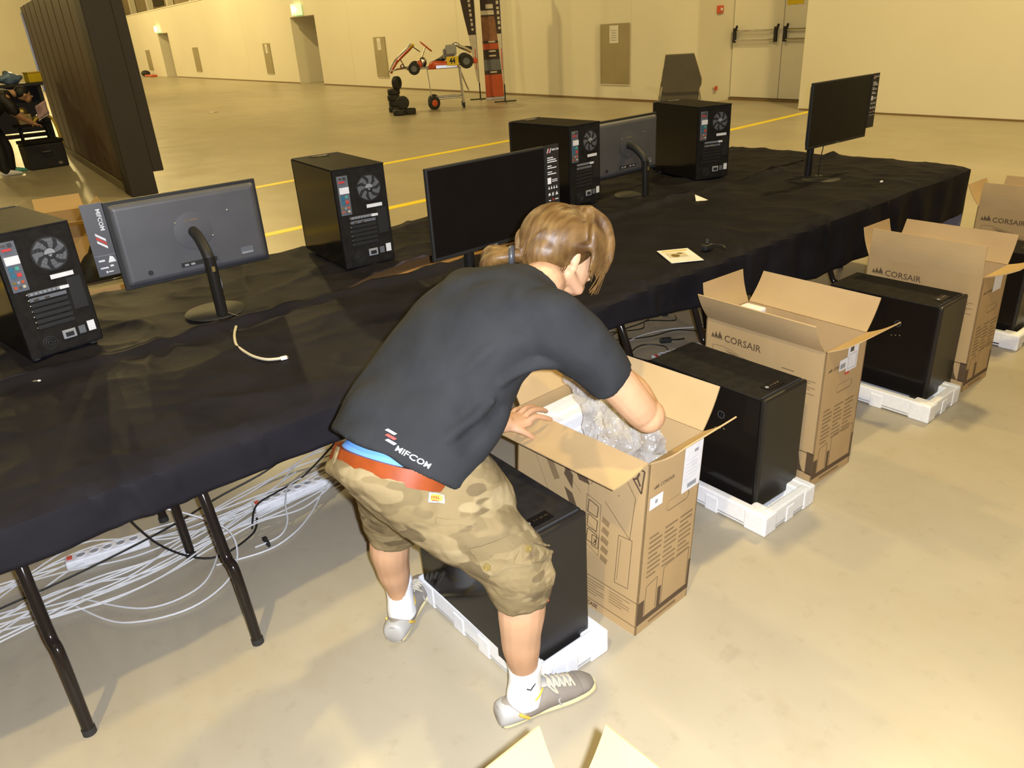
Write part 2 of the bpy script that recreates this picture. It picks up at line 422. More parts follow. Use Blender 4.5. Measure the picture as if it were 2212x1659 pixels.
def wall_slab(mb, y0, y1, z0, z1, t=0.3, d=0.0):
    a, b = wpt(y0, z0, d), wpt(y1, z0, d)
    c, e = wpt(y1, z1, d), wpt(y0, z1, d)
    n = WN * t
    mb.add([a, b, c, e, a + n, b + n, c + n, e + n], [(0, 1, 2, 3), (7, 6, 5, 4), (0, 4, 5, 1), (1, 5, 6, 2), (2, 6, 7, 3), (3, 7, 4, 0)])

WT = 3.9
NICHES = [(30.2, 32.75), (53.4, 55.95)]
w = MB()
ys = [10.62, 30.2, 32.75, 53.4, 55.95, 100]
for a, b in ((10.64, 30.2), (32.75, 53.4), (55.95, 100)): wall_slab(w, a, b, 0, WT, 0.5)
for a, b in NICHES: wall_slab(w, a, b, 2.57, WT, 0.5)
wr = struct(w.build('wall_right', m_wall))
w = MB(); wall_slab(w, -12, 8.1, 0, WT + 0.2, 1.7)
struct(w.build('wall_front_right', m_wall))
# niche linings (side, back, soffit)
for i, (a, b) in enumerate(NICHES):
    n = MB(); wall_slab(n, a - 0.2, b + 0.2, 0, 2.8, 0.2, 2.6); wall_slab(n, b, b + 0.15, 0, 2.6, 2.2, 0.5); wall_slab(n, a - 0.15, a, 0, 2.6, 2.2, 0.5); wall_slab(n, a, b, 2.57, 2.7, 2.2, 0.5)
    struct(n.build('wall_niche_%d' % (i + 1), m_recess))
# recess with the double door
n = MB(); wall_slab(n, 10.60, 10.64, 0, WT, 1.1, 0.0); wall_slab(n, 10.64, 10.9, 0, WT, 0.6, 0.5); wall_slab(n, 8.1, 10.60, WT - 0.3, WT, 1.1, 0.02)
struct(n.build('wall_recess_side', m_recess))
n = MB(); wall_slab(n, 7.8, 10.8, 2.3, WT, 0.2, 1.06); struct(n.build('wall_recess_back', m_recess))
# dark skirting line
n = MB(); wall_slab(n, 10.64, 30.2, 0, 0.05, 0.015, -0.012); wall_slab(n, 32.75, 53.4, 0, 0.05, 0.015, -0.012); wall_slab(n, -12, 8.08, 0, 0.03, 0.012, -0.01)
struct(n.build('baseboard_right', m_base))
# faint upright joints in the wall boards
n = MB()
for y in (12.55, 19.8, 27.2, 39.0): wall_slab(n, y, y + 0.015, 0.05, WT, 0.004, -0.003)
struct(n.build('trim_1', m_recess))
# wall top ledge and what rises behind it
n = MB(); wall_slab(n, 10.62, 100, WT, WT + 0.06, 0.55, -0.03); struct(n.build('trim_2', m_wall))
n = MB(); wall_slab(n, 10, 100, WT, 11, 0.3, 3.0); struct(n.build('wall_upper', m_upper))
n = MB()
for y in (38, 44, 50, 56, 62, 68, 74): wall_slab(n, y, y + 0.5, WT, 11, 0.4, 2.55)
cl = struct(n.build('trim_3', m_wall))
for y in (40.2, 52.5, 64.8):
    o = MB(); wall_slab(o, y, y + 2.9, 4.6, 7.5, 0.1, 2.93); o.build('opening', m_dark_open, parent=None)['kind'] = 'structure'
n = MB(); n.quad((-40, -12, 11), (-40, 110, 11), (40, 110, 11), (40, -12, 11)); struct(n.build('ceiling', m_ceiling))
n = MB(); n.box(-40, 20, 88, 88.5, 0, 7.0); struct(n.build('wall_far', m_wall))
n = MB(); n.box(-40, 20, 88.4, 89, 7.0, 11); struct(n.build('wall_far_upper', m_upper))
n = MB(); n.box(-40.5, -40, -12, 110, 0, 11); struct(n.build('wall_left', m_upper))
n = MB(); n.box(-40, 40, -12.5, -12, 0, 11); struct(n.build('wall_back', m_upper))

# double door
dr = bpy.data.objects.new('door_1', None); COL.objects.link(dr); dr['kind'] = 'structure'
for a, b in ((9.36, 10.58), (8.15, 9.34)):
    o = MB(); wall_slab(o, a, b, 0.06, 2.3, 0.06, 1.06); leaf = o.build('door_leaf', m_door, dr, bevel=0.004)
    bar = MB()
    for z in (1.18, 1.36): bar.cyl(wpt(a + 0.12, z, 0.98), wpt(b - 0.1, z, 0.98), 0.022, 8)
    bar.build('push_bar', m_chrome, leaf)
    h = MB()
    for y in (a + 0.1, b - 0.1):
        h.cyl(wpt(y, 1.14, 0.98), wpt(y, 1.42, 0.98), 0.04, 8); h.cyl(wpt(y, 1.32, 0.98), wpt(y - 0.09, 1.46, 0.93), 0.025, 8)
    h.build('bar_bracket', m_black, leaf)
o = MB(); wall_slab(o, 8.2, 10.6, 0, 0.05, 0.08, 1.03); o.build('threshold', m_base, dr)

# grey access panels with notices on the long wall
for i, (a, b, lab) in enumerate(((12.6, 13.56, 'wide khaki wall panel with white notice, nearest to the double door'), (24.45, 25.3, 'khaki wall panel with notice behind the racing kart'),
                                 (35.7, 36.6, 'narrow khaki wall panel with notice left of the near exit niche'), (47.4, 48.5, 'khaki wall panel between the two exit niches, far from camera'),
                                 (59.3, 60.5, 'most distant small khaki wall panel near the far exit niche'))):
    t = thing('access_panel', lab, 'wall panel', tuple(wpt((a + b) / 2, 0.36, -0.03)), 0, 'khaki panels on the long wall')
    L = t.location
    def loc(mb): mb.v = [p - L for p in mb.v]; return mb
    o = MB(); wall_slab(o, a, b, 0.36, 1.65, 0.03, -0.03); loc(o).build('panel_board', m_panel, t, bevel=0.006)
    o = MB(); wall_slab(o, a, b, 0.34, 0.36, 0.03, -0.025); loc(o).build('panel_sill', m_door, t)
    if i < 3:
        ya = a + (b - a) * 0.36; o = MB(); wall_slab(o, ya, ya + (b - a) * 0.30, 1.24, 1.61, 0.004, -0.035); nn = loc(o).build('notice', m_paper, t)
        ln = MB()
        for k in range(5): wall_slab(ln, ya + (b - a) * 0.05, ya + (b - a) * 0.25, 1.30 + k * 0.05, 1.31 + k * 0.05, 0.002, -0.038)
        loc(ln).build('notice_print', m_grey, nn)
# exit signs
for (a, b, lab) in ((31.35, 32.1, 'lit green exit sign above the near wall niche'), (54.9, 55.9, 'small glowing exit sign above the far wall niche')):
    t = thing('exit_sign', lab, 'exit sign', tuple(wpt((a + b) / 2, 2.62)), 0, 'exit signs')
    L = t.location
    o = MB(); wall_slab(o, a, b, 2.62, 3.03, 0.16, -0.16); loc(o).build('sign_housing', m_exit, t, bevel=0.01)
    f = Face(wpt(b - 0.06, 2.66, -0.165) - L, -WD, (0, 0, 1), 0.004); o = MB(); W_ = b - a - 0.12
    f.rect(o, 0.02, 0.03, W_ * 0.34, 0.30); f.poly(o, [(W_ * 0.45, 0.1), (W_ * 0.7, 0.04), (W_ * 0.66, 0.3), (W_ * 0.5, 0.28)]); f.poly(o, [(W_ * 0.75, 0.12), (W_ * 0.98, 0.16), (W_ * 0.75, 0.24)])
    o.build('pictogram', m_exit2, t)
# alarm, hydrant tag, yellow sign in the recess
t = thing('fire_alarm', 'small red fire alarm box high on recess side wall', 'fire alarm', tuple(wpt(10.60, 1.74, 0.60)))
L = t.location
o = MB(); o.box(-0.09, 0.09, -0.05, 0.0, -0.02, 0.13); o.build('alarm_case', m_redp, t, bevel=0.012); o = MB(); o.cyl((0, -0.05, 0.055), (0, -0.065, 0.055), 0.03, 10); o.build('alarm_button', m_paper, t)
t = thing('wall_valve', 'small red valve low on recess side wall', 'valve', tuple(wpt(10.60, 0.28, 0.52)))
o = MB(); o.cyl((0, 0, 0), (0, -0.07, 0), 0.02, 8); o.build('stem', m_chrome, t); o = MB(); o.lathe([(0.05, 0), (0.05, 0.02)], 10, Matrix.Translation((0, -0.07, 0)) @ Matrix.Rotation(1.57, 4, 'X')); o.build('hand_wheel', m_redp, t)
t = thing('warning_sign', 'yellow sign on the upper part of the double door', 'sign', tuple(wpt(9.15, 1.80, 1.05)))
o = MB(); L = t.location; wall_slab(o, 8.93, 9.30, 1.80, 2.14, 0.006, 1.05); loc(o).build('sign_board', m_yellow, t); o = MB(); wall_slab(o, 9.0, 9.24, 1.88, 1.90, 0.002, 1.047); wall_slab(o, 9.0, 9.24, 1.94, 1.96, 0.002, 1.047); loc(o).build('sign_print', m_ink, t)

# yellow floor tape
def tape(name, pts, lab, wd=0.13):
    o = MB()
    for (x0, y0), (x1, y1) in zip(pts, pts[1:]):
        d = V(x1 - x0, y1 - y0, 0).normalized(); n_ = V(-d.y, d.x, 0) * wd / 2
        a, b = V(x0, y0, 0), V(x1, y1, 0); up = V(0, 0, 0.0025)
        o.add([a - n_, b - n_, b + n_, a + n_, a - n_ + up, b - n_ + up, b + n_ + up, a + n_ + up], [(4, 5, 6, 7), (0, 1, 5, 4), (1, 2, 6, 5), (2, 3, 7, 6), (3, 0, 4, 7)])
    return tag(o.build(name, m_tape), lab, 'floor tape', 'yellow tape lines on the floor')
tape('floor_tape', [(-6, 7.34), (5.2, 7.385), (13.75, 7.775)], 'yellow floor tape line just behind the tables, nearer of the two')
tape('floor_tape', [(-4, 9.75), (4.0, 10.08), (13.9, 10.42)], 'yellow floor tape line farther out across the hall floor', 0.14)

# movable partition of dark panels on the left
t = thing('partition_wall', 'tall dark brown movable partition of upright panels', 'partition', (2.66, 10.98, 0))
ang = math.atan2(18.19 - 10.98, 3.30 - 2.66) - math.pi / 2
def P_(x, y, z):
    c, s = math.cos(ang), math.sin(ang); return V(x * c - y * s, x * s + y * c, z)
LEN = 7.25
np_ = 9
for k in range(np_):
    y0, y1 = 0.42 + (LEN - 0.42) * k / np_, 0.42 + (LEN - 0.42) * (k + 1) / np_ - 0.06
    o = MB(); o.box(0.0, 0.12, y0, y1, 0.12, 2.6); o.moved(Matrix.Rotation(ang, 4, 'Z')); o.build('partition_panel', m_part, t, bevel=0.012)
    o = MB(); o.box(0.035, 0.10, y1, y1 + 0.06, 0.12, 2.6); o.moved(Matrix.Rotation(ang, 4, 'Z')); o.build('panel_joint', m_partd, t)
o = MB(); o.box(-0.03, 0.30, -0.05, 0.42, 0, 2.75); o.moved(Matrix.Rotation(ang, 4, 'Z')); o.build('end_post', m_partd, t, bevel=0.01)
o = MB(); o.box(0.30, 0.44, -0.02, 0.40, 0.28, 2.75); o.moved(Matrix.Rotation(ang, 4, 'Z')); o.build('end_flange', m_partd, t, bevel=0.01)
o = MB(); o.box(-0.02, 0.16, 0.42, LEN, 0, 0.11); o.moved(Matrix.Rotation(ang, 4, 'Z')); o.build('bottom_rail', m_panel, t)
o = MB(); o.box(-0.03, 0.03, LEN - 0.14, LEN, 1.1, 2.5); o.moved(Matrix.Rotation(ang, 4, 'Z')); o.build('edge_strip', m_chrome, t)

# ------------------------------------------------------------------ tables
TOPZ = 0.725
def table(x0, x1, y0, y1, lab, legs=True):
    t = thing('folding_table', lab, 'table', ((x0 + x1) / 2, (y0 + y1) / 2, 0), 0, 'folding tables in two rows')
    hx, hy = (x1 - x0) / 2, (y1 - y0) / 2
    o = MB(); o.box(-hx, hx, -hy, hy, TOPZ - 0.028, TOPZ); o.build('tabletop', m_wood, t)
    o = MB()
    o.box(-hx, hx, -hy - 0.004, -hy, TOPZ - 0.03, TOPZ + 0.001); o.box(-hx, hx, hy, hy + 0.004, TOPZ - 0.03, TOPZ + 0.001)
    o.build('edge_strip', m_edge, t)
    for s in (-1, 1):
        x = s * (hx - 0.25)
        for sy in (-1, 1):
            dy = 0.0 if sy < 0 else 0.615
            pts = spline([(x, -0.08 + dy, 0.69), (x, -0.15 + dy, 0.60), (x, -0.245 + dy, 0.47), (x, -0.320 + dy, 0.29), (x + 0.004, -0.365 + dy, 0.24), (x, -0.430 + dy, 0.012)], 6)
            o = MB(); o.tube(pts, 0.0165, 12); lg = o.build('leg', m_leg, t, smooth=True)
            o = MB(); o.cyl((x, -0.431 + dy, 0), (x, -0.429 + dy, 0.02), 0.019, 12); o.build('foot_cap', m_rubber, lg)
        o = MB(); o.cyl((x, -0.12, TOPZ - 0.045), (x, 0.44, TOPZ - 0.045), 0.014, 10); o.cyl((x, -0.16, 0.585), (x, 0.455, 0.585), 0.012, 10)
        o.tube([(x, 0.0, 0.585), (x - s * 0.22, 0, 0.60), (x - s * 0.45, 0, TOPZ - 0.03)], 0.010, 8); o.build('brace', m_leg, t, smooth=True)
    return t
FX = [(-2.2, 0.248), (0.252, 2.68), (2.69, 3.92), (3.93, 5.52)]
fl_ = ['front-row table at left edge of the picture', 'front-row table directly behind the bending person', 'front-row table behind the second open carton', 'front-row table at the far right end']
rl_ = ['rear-row table at left edge under the first computer', 'rear-row table under the grey-backed monitor and second computer', 'rear-row table under the two close dark computers', 'rear-row table at far right end under the side-turned monitor']
for (a, b), l1, l2 in zip(FX, fl_, rl_):
    table(a, b, 1.985, 2.905, l1); table(a, b, 2.935, 3.83, l2)

# ------------------------------------------------------------------ table cloths
def fbm(x, y, z=0.0): return noise.noise(V(x, y, z)) + 0.5 * noise.noise(V(2.1 * x, 2.1 * y, z + 7)) + 0.25 * noise.noise(V(4.3 * x, 4.3 * y, z + 3))
def ridge(x, y, z=0.0): return (1 - abs(noise.noise(V(x, y, z)))) ** 5
CLZ = 0.728
lin_off, lin_mat = -1, 1
m_lining = mat('lilac_grey_lining', (0.20, 0.185, 0.21), 0.45, spec=0.4, bump=(12, 0.2, 0.01))
def cloth(name, label, x0, xe, yb, yf, drop, end_drop, side):
    """side -1: skirt hangs at the low-y edge yf; yb(x) is the free rear border on the table"""
    nx, ny = 620, 74
    vs = []; fs = []
    D = 0.26; E_ = 0.30
    total = xe + E_ - x0
    for i in range(nx + 1):
        u = x0 + total * i / nx
        for j in range(ny + 1):
            tt = j / ny
            x = min(u, xe); over_x = max(0.0, u - xe) * (end_drop / E_)
            yr = yb(x)
            Ltop = abs(yr - yf); L = Ltop + drop(x)
            s = L * tt
            y = yr + side * min(s, Ltop); over_y = max(0.0, s - Ltop)
            # folds pressed into the cloth and soft waves
            pin = sum(am * math.exp(-((x - xi) / 0.018) ** 2) for xi, am in ((0.20, 0.010), (0.285, 0.016), (0.37, 0.010), (0.62, 0.008), (1.25, 0.010), (2.35, 0.012), (3.05, 0.012))) * math.exp(-abs(y - yf) / 0.07)
            wv = pin + 0.0035 * fbm(x * 2.2, y * 2.2) + 0.014 * ridge(x * 1.3 + 0.35 * y, y * 1.9, 2.0) + 0.009 * ridge(x * 3.1, y * 2.3 - x * 1.1, 5.0) + 0.006 * ridge(x * 5.0 + y * 3.0, y * 4.0, 8.0)
            bor = math.exp(-((s) / 0.035) ** 2)
            z = CLZ + 0.006 + max(-0.004, wv) + bor * (0.024 + 0.020 * fbm(x * 4, 3.3))
            if over_y == 0 and over_x == 0:
                e1 = min(1.0, abs(y - yf) / 0.03); z = CLZ + 0.003 + (z - CLZ - 0.003) * (0.15 + 0.85 * e1)
                vs.append(V(x, y, z)); continue
            od = math.hypot(over_x, over_y)
            k = min(1.0, od / 0.05)
            rip = (0.004 * math.sin(x * 17 + 2.2 * fbm(x * 1.7, 1.0)) + 0.006 * fbm(x * 6, over_y * 2.5) + 0.007 * min(1.0, max(0.0, (x - 2.2) / 1.5)) * math.sin(x * 21)) * min(1.0, od / 0.10)
            for xi, am in ((0.20, 0.016), (0.285, 0.024), (0.37, 0.016), (0.62, 0.012), (1.25, 0.014), (2.35, 0.018), (3.05, 0.02), (3.75, 0.018), (4.4, 0.02)): rip += am * math.exp(-((x - xi - 0.25 * over_y) / 0.016) ** 2) * math.exp(-over_y / 0.10) * k
            ripx = (0.016 * math.sin(y * 15 + 1.0) + 0.01 * fbm(y * 6, 4.0)) * k
            r_ = 0.008
            yo = (min(over_y, r_) * 0.55 + 0.010 + rip) * (over_y / od if od else 0)
            xo = (min(over_x, r_) * 0.55 + 0.012 + ripx) * (over_x / od if od else 0)
            sag = 0.004 * max(0, math.sin(x * 5.3 + 1.2)) * math.exp(-over_y / 0.05)
            vs.append(V(x + xo, y + side * yo, CLZ + 0.003 - od + sag * 0.4))
    n1 = ny + 1
    for i in range(nx):
        for j in range(ny):
            fs.append((i * n1 + j, (i + 1) * n1 + j, (i + 1) * n1 + j + 1, i * n1 + j + 1))
    o = MB(); o.add(vs, fs)
    ob = o.build(name, m_cloth, smooth=True, fix=True)
    so = ob.modifiers.new('thickness', 'SOLIDIFY'); so.thickness = 0.0015; so.offset = lin_off; so.material_offset = lin_mat
    ob.data.materials.append(m_lining)
    return tag(ob, label, 'tablecloth', 'black table cloths')
def bump_(x, c, w_): return math.exp(-((x - c) / w_) ** 4)
front_b = lambda x: 2.925 - 0.085 * bump_(x, 2.10, 0.50) + 0.008 * noise.noise(V(x * 3, 0, 1)) - 0.02 * bump_(x, 4.9, 0.22)
rear_b = lambda x: 2.92 + 0.095 * bump_(x, 2.10, 0.50) + 0.012 * noise.noise(V(x * 2.5, 4, 1)) + 0.03 * bump_(x, 4.9, 0.25)
hem = lambda x: 0.118 + 0.012 * noise.noise(V(x * 2, 9, 0)) + (0.17 * min(1.0, max(0.0, (x - 2.2) / 1.5)))
cloth('table_cloth', 'black satin cloth over the front row of tables, skirt facing camera', -1.0, 5.535, front_b, 1.985, hem, 0.40, -1)
cloth('table_cloth', 'black satin cloth over the rear row of tables, under the computers', -1.0, 5.535, rear_b, 3.832, lambda x: 0.16, 0.12, 1)

# ------------------------------------------------------------------ computers
TW, TD, TH = 0.26, 0.54, 0.478
def tower(label, group, rear=True):
    """origin at the foot of the rear left corner; rear faces -y"""
    t = thing('computer_tower', label, 'computer', (0, 0, 0), 0, group)
    W, D, H = TW, TD, TH; f = 0.018
    o = MB(); o.box(0.004, W - 0.004, 0.004, D - 0.024, f, H - 0.006); o.build('chassis', m_steel, t, bevel=0.003)
    for x in (0.0, W - 0.004): o = MB(); o.box(x, x + 0.004, 0.012, D - 0.022, f + 0.004, H - 0.008); o.build('side_panel', m_gloss, t, bevel=0.001)
    o = MB(); o.box(0.0, W, D - 0.024, D, f, H); o.build('front_panel', m_front, t, bevel=0.010, seg=3)
    o = MB(); o.box(0.002, W - 0.002, 0.002, D - 0.026, H - 0.008, H - 0.002); o.build('top_panel', m_steel, t, bevel=0.002)
    o = MB(); o.box(0.012, W - 0.012, D - 0.0275, D - 0.0245, H - 0.004, H + 0.0004); o.build('top_trim', m_gun, t)
    io = MB(); io.box(0.085, 0.175, D - 0.085, D - 0.045, H - 0.004, H + 0.0005); iop = io.build('port_strip', m_gloss, t)
    for k, (x, w_) in enumerate(((0.092, 0.012), (0.109, 0.012), (0.128, 0.005), (0.138, 0.005))):
        o = MB(); o.box(x, x + w_, D - 0.068, D - 0.062, H, H + 0.0015); o.build('usb_socket', m_chrome, iop)
    o = MB(); o.cyl((0.162, D - 0.065, H), (0.162, D - 0.065, H + 0.002), 0.007, 12); o.build('power_button', m_grey, iop)
    for x in (0.03, W - 0.03):
        for y in (0.05, D - 0.07):
            o = MB(); o.cyl((x, y, 0), (x, y, f), 0.016, 12, 0.013); o.build('foot', m_rubber, t)
    if not rear:
        # three status lights and a round badge on the glossy side
        o = MB()
        for k in range(3): o.ball((W + 0.0005, D * 0.62 + k * 0.019, H * 0.62 + k * 0.004), (0.002, 0.004, 0.003), 8, 5)
        o.build('panel_screw', m_chrome, t)
        o = MB(); o.lathe([(0.016, 0), (0.016, 0.0012), (0.013, 0.0012), (0.013, 0)], 20, Matrix.Translation((W, D * 0.66, H * 0.75)) @ Matrix.Rotation(math.pi / 2, 4, 'Y')); o.build('panel_badge', m_gun, t)
        return t
    y = 0.004
    # exhaust fan
    cx, cz, R = W * 0.645, H * 0.785, 0.060
    ry = Matrix.Translation((cx, y, cz)) @ Matrix.Rotation(math.pi / 2, 4, 'X')
    o = MB(); o.box(cx - 0.066, cx + 0.066, y - 0.002, y, cz - 0.066, cz + 0.066); fan = o.build('fan', m_steel, t, bevel=0.004)
    o = MB(); o.lathe([(R + 0.001, 0.002), (R + 0.001, 0.0028)], 28, ry); o.build('fan_well', m_black, fan)
    for k in range(7):
        a0 = 2 * math.pi * k / 7; pts = []
        for r_, da in ((0.021, 0.0), (0.040, 0.13), (R - 0.003, 0.30), (R - 0.003, 0.92), (0.040, 0.62), (0.021, 0.55)):
            pts.append(ry @ V(r_ * math.cos(a0 + da), r_ * math.sin(a0 + da), 0.0032 + 0.0006 * (da > 0.4)))
        o = MB(); o.add(pts, [tuple(range(6))]); o.build('fan_blade', m_fan, fan)
    o = MB(); o.lathe([(0.021, 0.002), (0.021, 0.0048), (0.018, 0.0052)], 20, ry); hub = o.build('fan_hub', m_black, fan)
    o = MB(); pts = [ry @ V(0.019 * math.cos(a), 0.019 * math.sin(a), 0.0056) for a in [math.pi * k / 8 for k in range(9)]]; o.add(pts, [tuple(range(9))])
    pts = [ry @ V(*q, 0.0056) for q in ((-0.007, -0.003), (0.007, -0.003), (0, -0.012))]; o.add(pts, [(0, 1, 2)]); o.build('hub_sticker', m_grey, hub)
    g = MB()
    for r_ in (0.030, 0.042, 0.054): g.tube([ry @ V(r_ * math.cos(2 * math.pi * k / 24), r_ * math.sin(2 * math.pi * k / 24), 0.0075) for k in range(25)], 0.0006, 4)
    g.build('fan_grille', m_gun, fan)
    # motherboard connectors
    x0 = W * 0.07
    o = MB(); o.box(x0, x0 + 0.052, y - 0.002, y, H * 0.56, H * 0.93); io = o.build('connector_plate', m_midgrey, t)
    for k, (dx, z, w_, h_, mm) in enumerate(((0.006, 0.90, 0.016, 0.007, m_chrome), (0.028, 0.89, 0.014, 0.014, m_gun), (0.006, 0.865, 0.03, 0.008, m_red), (0.008, 0.71, 0.015, 0.018, m_blue), (0.028, 0.72, 0.013, 0.013, m_teal),
                                            (0.008, 0.665, 0.015, 0.018, m_blue), (0.028, 0.67, 0.014, 0.013, m_red), (0.006, 0.62, 0.009, 0.009, m_brass), (0.020, 0.62, 0.009, 0.009, m_grey), (0.034, 0.62, 0.009, 0.009, m_redp),
                                            (0.006, 0.585, 0.009, 0.009, m_redp), (0.020, 0.585, 0.009, 0.009, m_chrome), (0.034, 0.585, 0.009, 0.009, m_cream))):
        o = MB(); o.box(x0 + dx, x0 + dx + w_, y - 0.007, y - 0.002, H * z, H * z + h_); o.build('socket', mm, io, bevel=0.001)
    o = MB(); o.box(x0 + 0.004, x0 + 0.050, y - 0.0085, y - 0.0075, H * 0.765, H * 0.825); o.build('white_sticker', m_white, io)
    # expansion slots
    for k in range(7):
        z = H * 0.535 - k * 0.0205
        mm = m_midgrey if k in (0, 1) else m_black
        o = MB(); o.box(W * 0.22, W * 0.70, y - 0.0025, y, z - 0.0135, z); sl = o.build('slot_cover', mm, t, bevel=0.001)
        o = MB(); o.ball((W * 0.205, y - 0.003, z - 0.006), 0.0026, 8, 5); o.build('slot_screw', m_chrome, sl)
        if k == 0:
            for q in range(7): o = MB(); o.box(W * 0.25 + q * 0.015, W * 0.25 + q * 0.015 + 0.009, y - 0.0035, y - 0.0025, z - 0.010, z - 0.003); o.build('vent_slot', m_grey, sl)
        if k == 1:
            for q in range(2): o = MB(); o.box(W * 0.27 + q * 0.036, W * 0.27 + q * 0.036 + 0.016, y - 0.006, y - 0.0025, z - 0.011, z - 0.004); o.build('video_socket', m_chrome, sl)
    o = MB(); o.box(W * 0.56, W * 0.86, y - 0.003, y - 0.002, H * 0.595, H * 0.628); o.build('white_sticker', m_white, t)
    o = MB(); o.box(W * 0.63, W * 0.75, y - 0.0045, y - 0.0035, H * 0.508, H * 0.532); o.build('white_sticker', m_white, t)
    o = MB(); o.box(W * 0.74, W * 0.93, y - 0.0015, y, H * 0.33, H * 0.58); o.build('mesh_window', m_black, t)
    # power supply
    o = MB(); o.box(W * 0.16, W * 0.93, y - 0.002, y, H * 0.055, H * 0.235); ps = o.build('power_supply', m_steel, t, bevel=0.002)
    o = MB(); o.box(W * 0.48, W * 0.66, y - 0.007, y - 0.002, H * 0.125, H * 0.195); sk = o.build('power_socket', m_grey, ps, bevel=0.003)
    o = MB(); o.box(W * 0.515, W * 0.625, y - 0.0078, y - 0.007, H * 0.14, H * 0.175); o.build('socket_well', m_black, sk, bevel=0.002)
    o = MB(); o.box(W * 0.70, W * 0.79, y - 0.006, y - 0.002, H * 0.135, H * 0.195); o.build('power_switch', m_midgrey, ps)
    o = MB(); o.box(W * 0.83, W * 0.93, y - 0.0035, y - 0.0025, H * 0.135, H * 0.215); o.build('white_sticker', m_white, ps)
    g = MB()
    for r_ in (0.008, 0.016, 0.024): g.tube([V(W * 0.30 + r_ * math.cos(2 * math.pi * k / 16), y - 0.003, H * 0.13 + r_ * math.sin(2 * math.pi * k / 16)) for k in range(17)], 0.0008, 4)
    g.build('vent_ring', m_gun, ps)
    return t
TZ = 0.736
proto = tower('black computer tower at left edge, rear panel turned to camera', 'computer towers on the table')
spots = [(0.262, 3.085, 8.0, None), (1.605, 3.185, -6.0, 'black computer tower between grey-backed monitor and dark-screened monitor'),
         (3.157, 3.262, 0.5, 'black computer tower behind the dark-screened monitor and its info card'), (4.19, 3.145, -17.0, 'rightmost black computer tower on the tables, beside a black chair')]
for i, (x, y, a, lab) in enumerate(spots):
    o = proto if i == 0 else copy_tree(proto)
    o.location = (x, y, TZ); o.rotation_euler = (0, 0, math.radians(a))
    if lab: o['label'] = lab
protof = tower('black computer tower in white foam between the person\'s feet', 'computer towers on the floor', rear=False)
FT = [(1.255, 1.262, 2, None, 0), (2.425, 1.275, 2, 'black computer tower in white foam between first and second carton', 0), (3.725, 1.232, 1, 'black computer tower in white foam between second and third carton', 0),
      (4.80, 1.24, 1, 'black computer tower cut off by the right picture edge', 0)]
for i, (x, y, a, lab, _) in enumerate(FT):
    o = protof if i == 0 else copy_tree(protof)
    # rotated half a turn: front towards the camera side
    o.location = (x - 0.005, y + TD * 1.0 - TD, 0.03); o.rotation_euler = (0, 0, math.radians(180 - a))
    c, s = math.cos(math.radians(180 - a)), math.sin(math.radians(180 - a))
    o.location = (x - 0.0, y, 0.03)
    # want the front right corner (local x=0, y=D) at (x, y)
    o.location = (x - (0 * c - TD * s), y - (0 * s + TD * c), 0.03)
    if lab: o['label'] = lab

# ------------------------------------------------------------------ foam trays
def foam_tray(label, x0, x1, y0, y1, rz=0.0, h=0.088):
    t = thing('foam_tray', label, 'foam tray', (x0, y0, 0), rz, 'white foam trays under the towers')
    W, D = x1 - x0, y1 - y0; wl = 0.034
    o = MB()
    o.box(0, W, 0, D, 0.006, 0.028)
    o.box(0, wl, 0, D, 0.010, h); o.box(W - wl, W, 0, D, 0.010, h); o.box(wl, W - wl, 0, wl, 0.010, h); o.box(wl, W - wl, D - wl, D, 0.010, h)
    o.build('tray_body', m_foam, t, bevel=0.006)
    # corner feet and middle pads, proud of the walls
    r = MB(); e = 0.003
    for (a, b) in ((0, 0), (1, 0), (0, 1), (1, 1)):
        cx, cy = a * W, b * D; sx, sy = (1 if a == 0 else -1), (1 if b == 0 else -1)
        r = MB(); X = sorted((cx - sx * e, cx + sx * 0.07)); Y = sorted((cy - sy * e, cy + sy * 0.09)); r.box(X[0], X[1], Y[0], Y[1], 0, h - 0.004); r.build('corner_block', m_foam, t, bevel=0.006)
    for k in (0.40, 0.62):
        for x_ in (-e, W - 0.03): r = MB(); r.box(x_, x_ + 0.03 + e, D * k - 0.03, D * k + 0.03, 0, h - 0.02); r.build('side_rib', m_foam, t, bevel=0.005)
    r = MB(); r.box(W * 0.42, W * 0.58, -e, 0.03, 0, h - 0.02); r.build('side_rib', m_foam, t, bevel=0.005)
    return t
foam_tray('white foam tray under tower between the person\'s feet', 0.995, 1.285, 1.225, 1.83, math.radians(-1.5))
foam_tray('white foam tray under tower right of the first carton', 2.105, 2.425, 1.205, 1.80, math.radians(-1))
foam_tray('white foam tray under tower right of the second carton', 3.345, 3.655, 1.168, 1.78, math.radians(-0.5))
foam_tray('white foam tray at the right picture edge', 4.46, 4.78, 1.19, 1.80)

